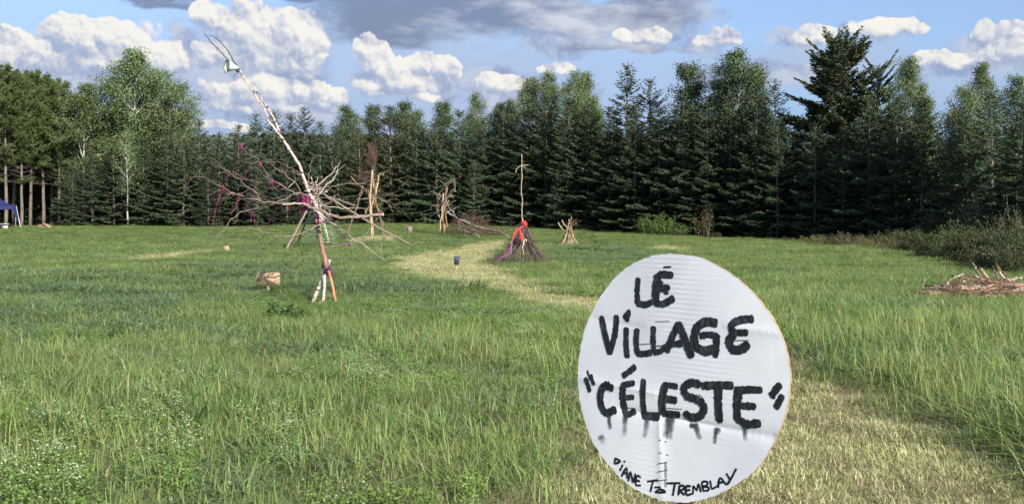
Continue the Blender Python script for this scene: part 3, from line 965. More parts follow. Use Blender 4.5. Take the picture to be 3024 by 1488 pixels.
# ------------------------------------------------------------------ scattering of what nobody could count
def scatter(name, sources, pts, scl, yaw, idx, label, cat, tilt=0.12):
    col = bpy.data.collections.new(name + '_pieces')
    for k, me in enumerate(sources):
        col.objects.link(bpy.data.objects.new('%s_piece_%02d' % (name, k), me))
    me = bpy.data.meshes.new(name)
    me.vertices.add(len(pts))
    me.vertices.foreach_set('co', np.asarray(pts, np.float32).ravel())
    rot = np.stack([rng.normal(0, tilt, len(pts)), rng.normal(0, tilt, len(pts)), yaw], 1)
    me.attributes.new('rot', 'FLOAT_VECTOR', 'POINT').data.foreach_set('vector', rot.astype(np.float32).ravel())
    scl = np.asarray(scl, np.float32)
    scl = scl if scl.ndim == 2 else np.repeat(scl[:, None], 3, 1)
    me.attributes.new('scl', 'FLOAT_VECTOR', 'POINT').data.foreach_set('vector', scl.ravel())
    me.attributes.new('idx', 'INT', 'POINT').data.foreach_set('value', np.asarray(idx, np.int32))
    o = bpy.data.objects.new(name, me)
    COL.objects.link(o)
    tag(o, label, cat, None, 'stuff')
    ng = bpy.data.node_groups.new(name + '_scatter', 'GeometryNodeTree')
    ng.interface.new_socket('Geometry', in_out='INPUT', socket_type='NodeSocketGeometry')
    ng.interface.new_socket('Geometry', in_out='OUTPUT', socket_type='NodeSocketGeometry')
    N, L = ng.nodes, ng.links
    gi, go = N.new('NodeGroupInput'), N.new('NodeGroupOutput')
    ci = N.new('GeometryNodeCollectionInfo')
    ci.inputs['Collection'].default_value = col
    ci.inputs['Separate Children'].default_value = True
    ci.inputs['Reset Children'].default_value = True
    ip = N.new('GeometryNodeInstanceOnPoints')
    ip.inputs['Pick Instance'].default_value = True
    def na(nm, dt):
        a = N.new('GeometryNodeInputNamedAttribute')
        a.data_type = dt
        a.inputs['Name'].default_value = nm
        return next(s for s in a.outputs if s.enabled and s.name == 'Attribute')
    L.new(gi.outputs[0], ip.inputs['Points'])
    L.new(ci.outputs[0], ip.inputs['Instance'])
    L.new(na('idx', 'INT'), ip.inputs['Instance Index'])
    L.new(na('rot', 'FLOAT_VECTOR'), ip.inputs['Rotation'])
    L.new(na('scl', 'FLOAT_VECTOR'), ip.inputs['Scale'])
    L.new(ip.outputs[0], go.inputs[0])
    md = o.modifiers.new('scatter', 'NODES')
    md.node_group = ng
    return o


def deep_wood():
    """the dark inside of the wood behind the front rows"""
    xs, pts, sc = [], [], []
    for x in np.arange(-700, 3300, 17.0):
        for row in range(4):
            xx = x + rng.uniform(-12, 12)
            Y = float(np.interp(xx, EDGE_X, EDGE_Y)) + (13 if xx < 170 else 6) + row * 3.5 + rng.uniform(-1.5, 1.5)
            sky = np.interp(xx, [-700, 0, 170, 460, 480, 620, 820, 1290, 1500, 1700, 1950, 2250, 2350, 3300], [215, 225, 250, 250, 345, 345, 330, 300, 290, 265, 250, 250, 280, 260])
            X = (xx - 1288) / 2579.4 * Y
            h = (540 - sky - rng.uniform(32, 95)) / 2579.4 * Y + 1.4
            pts.append((X, Y, float(terrain(X, Y)) - 0.1))
            sc.append(h / 12.0)
    n = len(pts)
    src = []
    for s in (81, 82, 83):
        f, w = spruce_geo(s, 12.0, 2.1, fine=0.6, bare=0.3)
        g = Geo()
        for v, fa in zip(f.v, f.f): pass
        src.append(f.mesh('deep_spruce', M_['spruce']))
    scatter('deep_wood', src, pts, sc, rng.random(n) * 6.28, rng.integers(0, 3, n), 'dark mass of spruces deep inside the wood behind the front rows', 'wood', 0.02)


deep_wood()


def build_hill():
    g = Geo()
    xs = np.linspace(-420, 420, 169)
    ys = np.linspace(330, 760, 60)
    X, Y = np.meshgrid(xs, ys, indexing='ij')
    crest = 37 + 5 * np.sin(X * 0.012 + 1) + 3 * np.sin(X * 0.03)
    Z = 0.6 + crest * sst(Y, 340, 600)
    i = np.arange(len(xs) - 1)[:, None] * len(ys) + np.arange(len(ys) - 1)[None]
    f = np.stack([i, i + len(ys), i + len(ys) + 1, i + 1], -1).reshape(-1, 4)
    g.add(np.stack([X, Y, Z], -1).reshape(-1, 3), f)
    tag(g.build('hills', plain_mat('hill_forest_floor', (0.05, 0.075, 0.04), 0.9, 0.3, 0.2), smooth=True), kind='structure')
    src = []
    for s in (91, 92, 93):
        r = np.random.default_rng(s)
        gg = Geo()
        n = 420
        a, h = r.random(n) * 6.28, r.random(n)
        rad = 2.6 * np.sqrt(np.clip(1 - (2 * h - 0.8) ** 2, 0.05, 1)) * r.uniform(0.6, 1, n)
        kites(gg, np.stack([np.cos(a) * rad, np.sin(a) * rad, 1.5 + h * 8], 1), r.normal(0, 1, (n, 3)), 1.3, 0.5, r=r)
        src.append(gg.mesh('hill_tree', M_['hazyleaf']))
    pts = []
    for k in range(5200):
        x, y = rng.uniform(-330, -20), rng.uniform(380, 640)
        if not (-0.36 < x / y < -0.10): continue
        pts.append((x, y, 0.6 + (37 + 5 * math.sin(x * 0.012 + 1) + 3 * math.sin(x * 0.03)) * float(sst(y, 340, 600)) - 1))
    n = len(pts)
    scatter('hill_forest', src, pts, rng.uniform(0.7, 1.3, n), rng.random(n) * 6.28, rng.integers(0, 3, n), 'distant wooded hill seen through the low gap in the spruces', 'forest', 0.05)


M_['hazyleaf'] = leaf_mat('hazed_hill_leaves', (0.085, 0.115, 0.085), (0.15, 0.185, 0.135), None, 0, 0.15, obj=0.5)  # pale bluish leaf colour stands in for haze over the distance
build_hill()

# ------------------------------------------------------------------ grass
def blades(g, n, spread, L, W, bend, r, lean=0.25, rnd_lo=0.0, rnd_hi=1.0, z0=-0.02, seg=4):
    """n curved blades round the origin; L, W, bend are (low, high)"""
    a, q = r.random(n) * 6.28, np.sqrt(r.random(n)) * spread
    base = np.stack([np.cos(a) * q, np.sin(a) * q, np.full(n, z0)], 1)
    az = r.random(n) * 6.28
    hd = np.stack([np.cos(az), np.sin(az), np.zeros(n)], 1)
    sd = np.stack([-np.sin(az), np.cos(az), np.zeros(n)], 1)
    ln, wd, bd = r.uniform(*L, n), r.uniform(*W, n), r.uniform(*bend, n)
    le = r.normal(0, lean, n)
    t = np.linspace(0, 1, seg)
    hor = ln[:, None] * (le[:, None] * t + bd[:, None] * t ** 2.2)
    ver = ln[:, None] * (t - 0.45 * bd[:, None] * t ** 2.4) * np.cos(np.clip(le, -1, 1))[:, None]
    c = base[:, None] + hd[:, None] * hor[..., None] + np.array([0, 0, 1.0]) * ver[..., None]
    w = wd[:, None] * np.clip(1.05 - t ** 1.6, 0.06, 1)[None]
    v = np.stack([c - sd[:, None] * w[..., None], c + sd[:, None] * w[..., None]], 2).reshape(-1, 3)
    k = (np.arange(n)[:, None] * seg + np.arange(seg - 1)[None]).reshape(-1) * 2
    g.add(v, np.stack([k, k + 1, k + 3, k + 2], 1), rnd=np.repeat(r.uniform(rnd_lo, rnd_hi, n), seg * 2))


def sprig(g, r, x, y, h, n, size, white):
    """a stem of tiny leaves or flowers"""
    t = r.uniform(0.3, 1.0, n)
    p = np.stack([x + r.normal(0, 0.035, n) * (1.3 - t) + 0.06 * t, y + r.normal(0, 0.035, n), h * t], 1)
    kites(g, p, r.normal(0, 1, (n, 3)), size, size * 0.45, r=r, tilt=1, rnd=r.uniform(0.0, 1.0, n))


def tufts():
    S = {}
    def mk(key, seeds, fn, mat):
        S[key] = []
        for s in seeds:
            g = Geo()
            fn(g, np.random.default_rng(s))
            S[key].append(g.mesh('tuft', M_[mat]))
    mk('fine', range(100, 108), lambda g, r: (blades(g, 48, 0.22, (0.12, 0.33), (0.0022, 0.0048), (0.2, 1.4), r, 0.62), blades(g, 22, 0.22, (0.16, 0.36), (0.0024, 0.0052), (0.8, 1.7), r, 0.85), blades(g, 10, 0.18, (0.25, 0.44), (0.003, 0.0055), (0.1, 0.7), r, rnd_lo=0.5)), 'grass')
    mk('broad', range(110, 117), lambda g, r: blades(g, 34, 0.18, (0.16, 0.36), (0.0055, 0.0115), (0.4, 1.3), r, 0.5), 'broad')
    mk('mown', range(120, 126), lambda g, r: blades(g, 120, 0.20, (0.03, 0.085), (0.0018, 0.0038), (0.2, 1.2), r, 0.6), 'mown')
    mk('clump', range(130, 134), lambda g, r: blades(g, 42, 0.07, (0.35, 0.72), (0.003, 0.0065), (0.3, 1.1), r, 0.3), 'clump')
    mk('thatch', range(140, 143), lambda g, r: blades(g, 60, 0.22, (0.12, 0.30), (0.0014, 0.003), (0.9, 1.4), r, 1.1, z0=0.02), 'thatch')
    def herb(g, r):
        for _ in range(16):
            a, q = r.random() * 6.28, math.sqrt(r.random()) * 0.22
            sprig(g, r, math.cos(a) * q, math.sin(a) * q, r.uniform(0.14, 0.32), 46, 0.017, False)
    mk('herb', range(150, 154), herb, 'herb')
    def flower(g, r):
        for _ in range(7):
            a, q = r.random() * 6.28, math.sqrt(r.random()) * 0.17
            h = r.uniform(0.26, 0.46)
            n = 46
            t = r.beta(4, 2, n)
            w = 0.045 * np.sin(np.clip(t, 0, 1) * 2.6)
            p = np.stack([math.cos(a) * q * (1 + 0.3 * t) + r.normal(0, 1, n) * w, math.sin(a) * q + r.normal(0, 1, n) * w, h * (0.35 + 0.65 * t)], 1)
            kites(g, p, r.normal(0, 1, (n, 3)), 0.015, 0.0065, r=r, tilt=1, rnd=r.random(n))
    mk('flower', range(160, 164), flower, 'flower')
    return S


M_['grass'] = leaf_mat('field_grass_blades', (0.108, 0.192, 0.047), (0.258, 0.354, 0.112), (0.46, 0.42, 0.22), 0.10, 0.35, patch=(0.298, 0.362, 0.126), pscale=0.55, obj=0.35, rough=0.5, spec=0.3)
M_['broad'] = leaf_mat('couch_grass_blades', (0.100, 0.172, 0.066), (0.212, 0.290, 0.124), (0.36, 0.33, 0.17), 0.06, 0.3, obj=0.35, rough=0.42, spec=0.4)
M_['mown'] = leaf_mat('mown_path_grass', (0.50, 0.445, 0.24), (0.77, 0.70, 0.44), (0.24, 0.30, 0.10), 0.34, 0.3, patch=(0.36, 0.375, 0.17), pscale=1.1, obj=0.3)
M_['clump'] = leaf_mat('tall_grass_clumps', (0.108, 0.185, 0.055), (0.225, 0.315, 0.115), (0.42, 0.34, 0.15), 0.10, 0.35, obj=0.3)
M_['thatch'] = leaf_mat('dry_cut_thatch_and_shade', (0.20, 0.145, 0.085), (0.40, 0.31, 0.20), (0.08, 0.07, 0.035), 0.3, 0.2, obj=0.4)  # dry cut grass, coloured darker to stand in for shadow along the path edge
M_['herb'] = leaf_mat('bedstraw_leaves', (0.12, 0.21, 0.045), (0.23, 0.33, 0.085), None, 0, 0.35, obj=0.3)
M_['flower'] = leaf_mat('bedstraw_flowers', (0.30, 0.37, 0.19), (0.60, 0.64, 0.44), (0.17, 0.28, 0.08), 0.40, 0.3, obj=0.15)


def pts_in(y0, y1, dens, umax=0.68):
    """random points of the field between two distances, a wedge a little wider than the view"""
    area = umax * (y1 ** 2 - y0 ** 2) + 3.0 * (y1 - y0)
    n = int(area * dens)
    y = np.sqrt(rng.uniform(y0 ** 2, y1 ** 2, n))
    x = rng.uniform(-1, 1, n) * (umax * y + 1.5)
    return x, y


def edge_ok(x, y):
    d = 1288 + 2579.4 * x / y
    lim = np.interp(d, [-900, 0, 450, 1000, 1300, 1600, 1900, 2000, 2200, 2400, 2576, 3200], [99, 97, 92, 91, 87, 72, 61, 58, 48.5, 38, 29, 20])
    return y < lim


def lump(x, y, s, seed=0.0):
    return 0.5 + 0.5 * wob(x + seed, y - seed, s, 1.3)


def flower_w(x, y):
    """where the white bedstraw grows thick"""
    dx, dy = 1288 + 2579.4 * x / y, 540 + 2579.4 * 1.6 / y
    w = 0.03 + 0.32 * sst(lump(x, y, 0.6, 33), 0.62, 0.9)
    for (a, b, ra, rb, k) in [(350, 1120, 110, 90, 1.0), (120, 1090, 150, 90, 0.6), (60, 1230, 260, 70, 0.7), (400, 1030, 60, 50, 0.7), (1340, 850, 70, 50, 1.0), (1180, 800, 200, 25, 0.5), (900, 775, 230, 22, 0.7),
                              (2150, 790, 200, 50, 0.8), (2060, 750, 120, 40, 0.5), (2330, 900, 140, 60, 0.6), (2550, 1000, 60, 80, 0.8), (180, 625, 300, 22, 0.6), (2520, 800, 150, 60, 0.4), (240, 870, 260, 22, 0.25), (2250, 860, 260, 40, .4)]:
        w = np.maximum(w, k * np.exp(-((dx - a) / ra) ** 2 - ((dy - b) / rb) ** 2))
    return w


TRODDEN = [(-3.35, 18.2, 1.2)] + [(p.x, p.y, r_) for p, r_ in [(on_ground(791, 885), 1.0), (on_ground(1545, 777), 1.6), (on_ground(1680, 724), 1.6), (on_ground(841, 740), 1.2), (on_ground(950, 722), 3), (on_ground(1231, 729), 1.2), (on_ground(1100, 713), 2.5), (on_ground(1306, 692), 2.5), (on_ground(1392, 694), 2.5), (Vector((10, 19.6, 0)), 1.6)]]


def build_grass():
    S = tufts()
    acc = {k: [] for k in S}
    def put(key, x, y, sc):
        z = terrain(x, y)
        sc = np.broadcast_to(sc, x.shape)
        d = np.hypot(x, y)
        tall = np.interp(d, [5, 9, 14, 19, 30, 60, 100], [0.72, 0.64, 0.55, 0.42, 0.38, 0.28, 0.24]) if key not in ('mown', 'clump') else 1.0
        if key in ('fine', 'broad'):
            near = np.ones(len(x))
            for fx, fy, fr in TRODDEN:
                near = np.minimum(near, 0.35 + 0.65 * np.clip((np.hypot(x - fx, y - fy) - fr * 0.5) / fr, 0, 1))
            tall = tall * near * (1 + 0.50 * sst(x, 3.2, 3.6) * (1 - sst(y, 16, 22)))
        acc[key].append((np.stack([x, y, z], 1), np.stack([sc, sc, sc * tall], 1)))
    for (y0, y1, df, db, dm, k) in [(2.2, 5, 14, 16, 20, 1.0), (5, 11, 66, 50, 90, 1.0), (11, 20, 48, 40, 55, 1.05), (20, 40, 26, 24, 26, 1.2), (40, 101, 11, 10, 11, 1.6)]:
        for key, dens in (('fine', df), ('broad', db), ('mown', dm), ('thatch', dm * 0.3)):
            x, y = pts_in(y0, y1, dens)
            ok = edge_ok(x, y)
            st = mask(PATHS, x, y)
            # a trampled, fading edge
            st2 = mask(PATHS, x + rng.normal(0, 0.18, len(x)), y + rng.normal(0, 0.25, len(x)), 0.3)
            br = mask(BROAD, x, y, 0.8)
            u = rng.random(len(x))
            if key == 'fine':
                ok &= ~st2 & (~br | (u < 0.35))
                sc = k * (0.75 + 0.5 * lump(x, y, 0.9)) * rng.uniform(0.75, 1.2, len(x))
                sc = np.where((x > 3.4) & (y < 22), sc * 1.15, sc)
            elif key == 'broad':
                ok &= ~st2 & (br | (u < 0.05 + 0.55 * sst(lump(x, y, 0.8, 21), 0.60, 0.85)))
                sc = k * (0.8 + 0.5 * lump(x, y, 1.1, 3)) * rng.uniform(0.75, 1.2, len(x))
            elif key == 'mown':
                ok &= st
                sc = k * rng.uniform(0.8, 1.35, len(x)) * (0.8 + 0.45 * lump(x, y, 1.6))
            else:
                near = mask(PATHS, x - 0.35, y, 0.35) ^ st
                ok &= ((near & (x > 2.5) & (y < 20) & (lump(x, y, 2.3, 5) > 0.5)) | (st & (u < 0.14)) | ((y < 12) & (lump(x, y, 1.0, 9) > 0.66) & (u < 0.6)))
                sc = k * rng.uniform(0.7, 1.1, len(x))
            put(key, x[ok], y[ok], sc[ok])
        # taller clumps, mostly left and close
        x, y = pts_in(y0, y1, 1.7 if y1 < 12 else (0.8 if y1 < 21 else 0.10))
        ok = edge_ok(x, y) & ~mask(PATHS, x, y) & ((lump(x, y, 0.7, 2) > 0.45) | (rng.random(len(x)) < 0.25))
        put('clump', x[ok], y[ok], (rng.uniform(0.32, 0.72, len(x)) * (1 if y1 < 12 else 0.62))[ok])
        x, y = pts_in(y0, y1, 26 if y1 < 21 else (9 if y1 < 41 else 3))
        w = flower_w(x, y)
        ok = edge_ok(x, y) & ~mask(PATHS, x, y) & (rng.random(len(x)) < w * (0.25 + 1.0 * lump(x, y, 2.6, 7)))
        put('herb', x[ok], y[ok], k * rng.uniform(0.8, 1.2, ok.sum()))
        ok &= rng.random(len(x)) < (0.5 if y1 < 12 else 0.34)
        put('flower', x[ok], y[ok], (0.9 + 0.25 * (k - 1)) * rng.uniform(0.8, 1.15, ok.sum()))
    # clumps the photo shows one by one
    for px, py, s in [(620, 1130, 1.1), (1000, 1120, 0.95), (160, 1170, 1.0), (560, 1260, 1.1), (480, 1190, 1.0), (1180, 1180, 0.7), (150, 1290, 1.0)]:
        e = on_ground(px, py + 40)
        put('clump', np.array([e.x, e.x + 0.1]), np.array([e.y, e.y + 0.08]), np.array([s, s * 0.9]))
    info = dict(fine=('grass', 'bright green meadow grass covering the field', 'grass'), broad=('broad_grass', 'darker broad-bladed couch grass in patches of the field', 'grass'),
                mown=('mown_grass', 'short straw-coloured mown grass on the curving path', 'grass'), clump=('grass_clumps', 'tall arching grass clumps standing out of the meadow', 'grass'),
                thatch=('dry_thatch', 'dry cut grass lying along the mown path', 'thatch'), herb=('meadow_herbs', 'low fine-leaved green herbs between the grass', 'herbs'),
                flower=('meadow_flowers', 'tiny white flower sprays scattered through the meadow', 'flowers'))
    for key, lst in acc.items():
        p = np.concatenate([a for a, _ in lst])
        s = np.concatenate([b for _, b in lst])
        n = len(p)
        nm, lab, cat = info[key]
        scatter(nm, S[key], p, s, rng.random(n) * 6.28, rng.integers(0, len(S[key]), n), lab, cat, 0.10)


build_grass()

# ------------------------------------------------------------------ things made of branches
def crop(x0, y0, k):
    return lambda x, y, Y: at(x0 + x / k, y0 + y / k, Y)

C3, C4, C5 = crop(700, 400, 2.438), crop(540, 400, 3.5214), crop(900, 480, 4.2278)
C6, C7 = crop(560, 80, 3.1706), crop(700, 680, 4.8778)
CB, CS, CP = crop(1250, 440, 4.529), crop(1420, 620, 7.043), crop(1200, 400, 3.018)
CL, CT = crop(2650, 740, 6.888), crop(0, 560, 6.34)


def stick(name, mat, pts, r0, r1, parent, twigs=0, tl=0.3, jit=0.012, sides=7, per=4, label=None, seed=None, knots=0):
    """one branch as one mesh: a wandering tapered tube with side twigs and knots"""
    g = Geo()
    p = crom(pts, per)
    n = len(p)
    w = np.clip(np.minimum(np.arange(n), np.arange(n)[::-1]) / 3, 0, 1)[:, None]
    p = p + rng.normal(0, jit, p.shape) * w
    rad = np.linspace(r0, r1, n) * (1 + rng.normal(0, 0.06, n))
    tube(g, p, rad, sides)
    for _ in range(twigs):
        i = rng.integers(max(1, n // 4), n)
        d = unit(p[i] - p[i - 1])
        d2 = unit(d + rng.normal(0, 0.75, 3))
        L = tl * rng.uniform(0.4, 1.2)
        q = crom([p[i], p[i] + d2 * L * 0.5 + rng.normal(0, 0.04 * L, 3), p[i] + unit(d2 + d * 0.6) * L], 2)
        tube(g, q, np.linspace(min(rad[i] * 0.6, 0.008), 0.002, len(q)), 4)
    for _ in range(knots):
        i = rng.integers(1, n - 1)
        d = unit(rng.normal(0, 1, 3))
        tube(g, [p[i], p[i] + d * rad[i] * 1.9], [rad[i] * 0.4, rad[i] * 0.2], 5)
    o = g.build(name, M_[mat], parent, smooth=True)
    if label: o['label'] = label
    return o


def wrap(g, c, axis, rad, turns, height, thick):
    """yarn wound round a pole"""
    ax = unit(np.asarray(axis, float))
    u = unit(np.cross(ax, [0.3, 0.8, 0.2]))
    w = np.cross(ax, u)
    t = np.linspace(0, 1, turns * 10)
    an = t * turns * 6.283
    rr = rad + rng.normal(0, thick * 0.4, len(t))
    zz = (t - 0.5) * height + 0.2 * height * np.sin(an * 0.37)
    tube(g, np.asarray(c) + rr[:, None] * (np.cos(an)[:, None] * u + np.sin(an)[:, None] * w) + zz[:, None] * ax, thick, 5)


def strand(name, mat, pts, r, parent, fuzz=0.02, n=3):
    """a few yarn strands hanging together"""
    g = Geo()
    for k in range(n):
        p = crom(pts, 5)
        p = p + np.cumsum(rng.normal(0, fuzz * 0.35, p.shape), 0) * np.array([1, 1, 0.3])
        tube(g, p, r * rng.uniform(0.7, 1.2), 5)
    return g.build(name, M_[mat], parent)


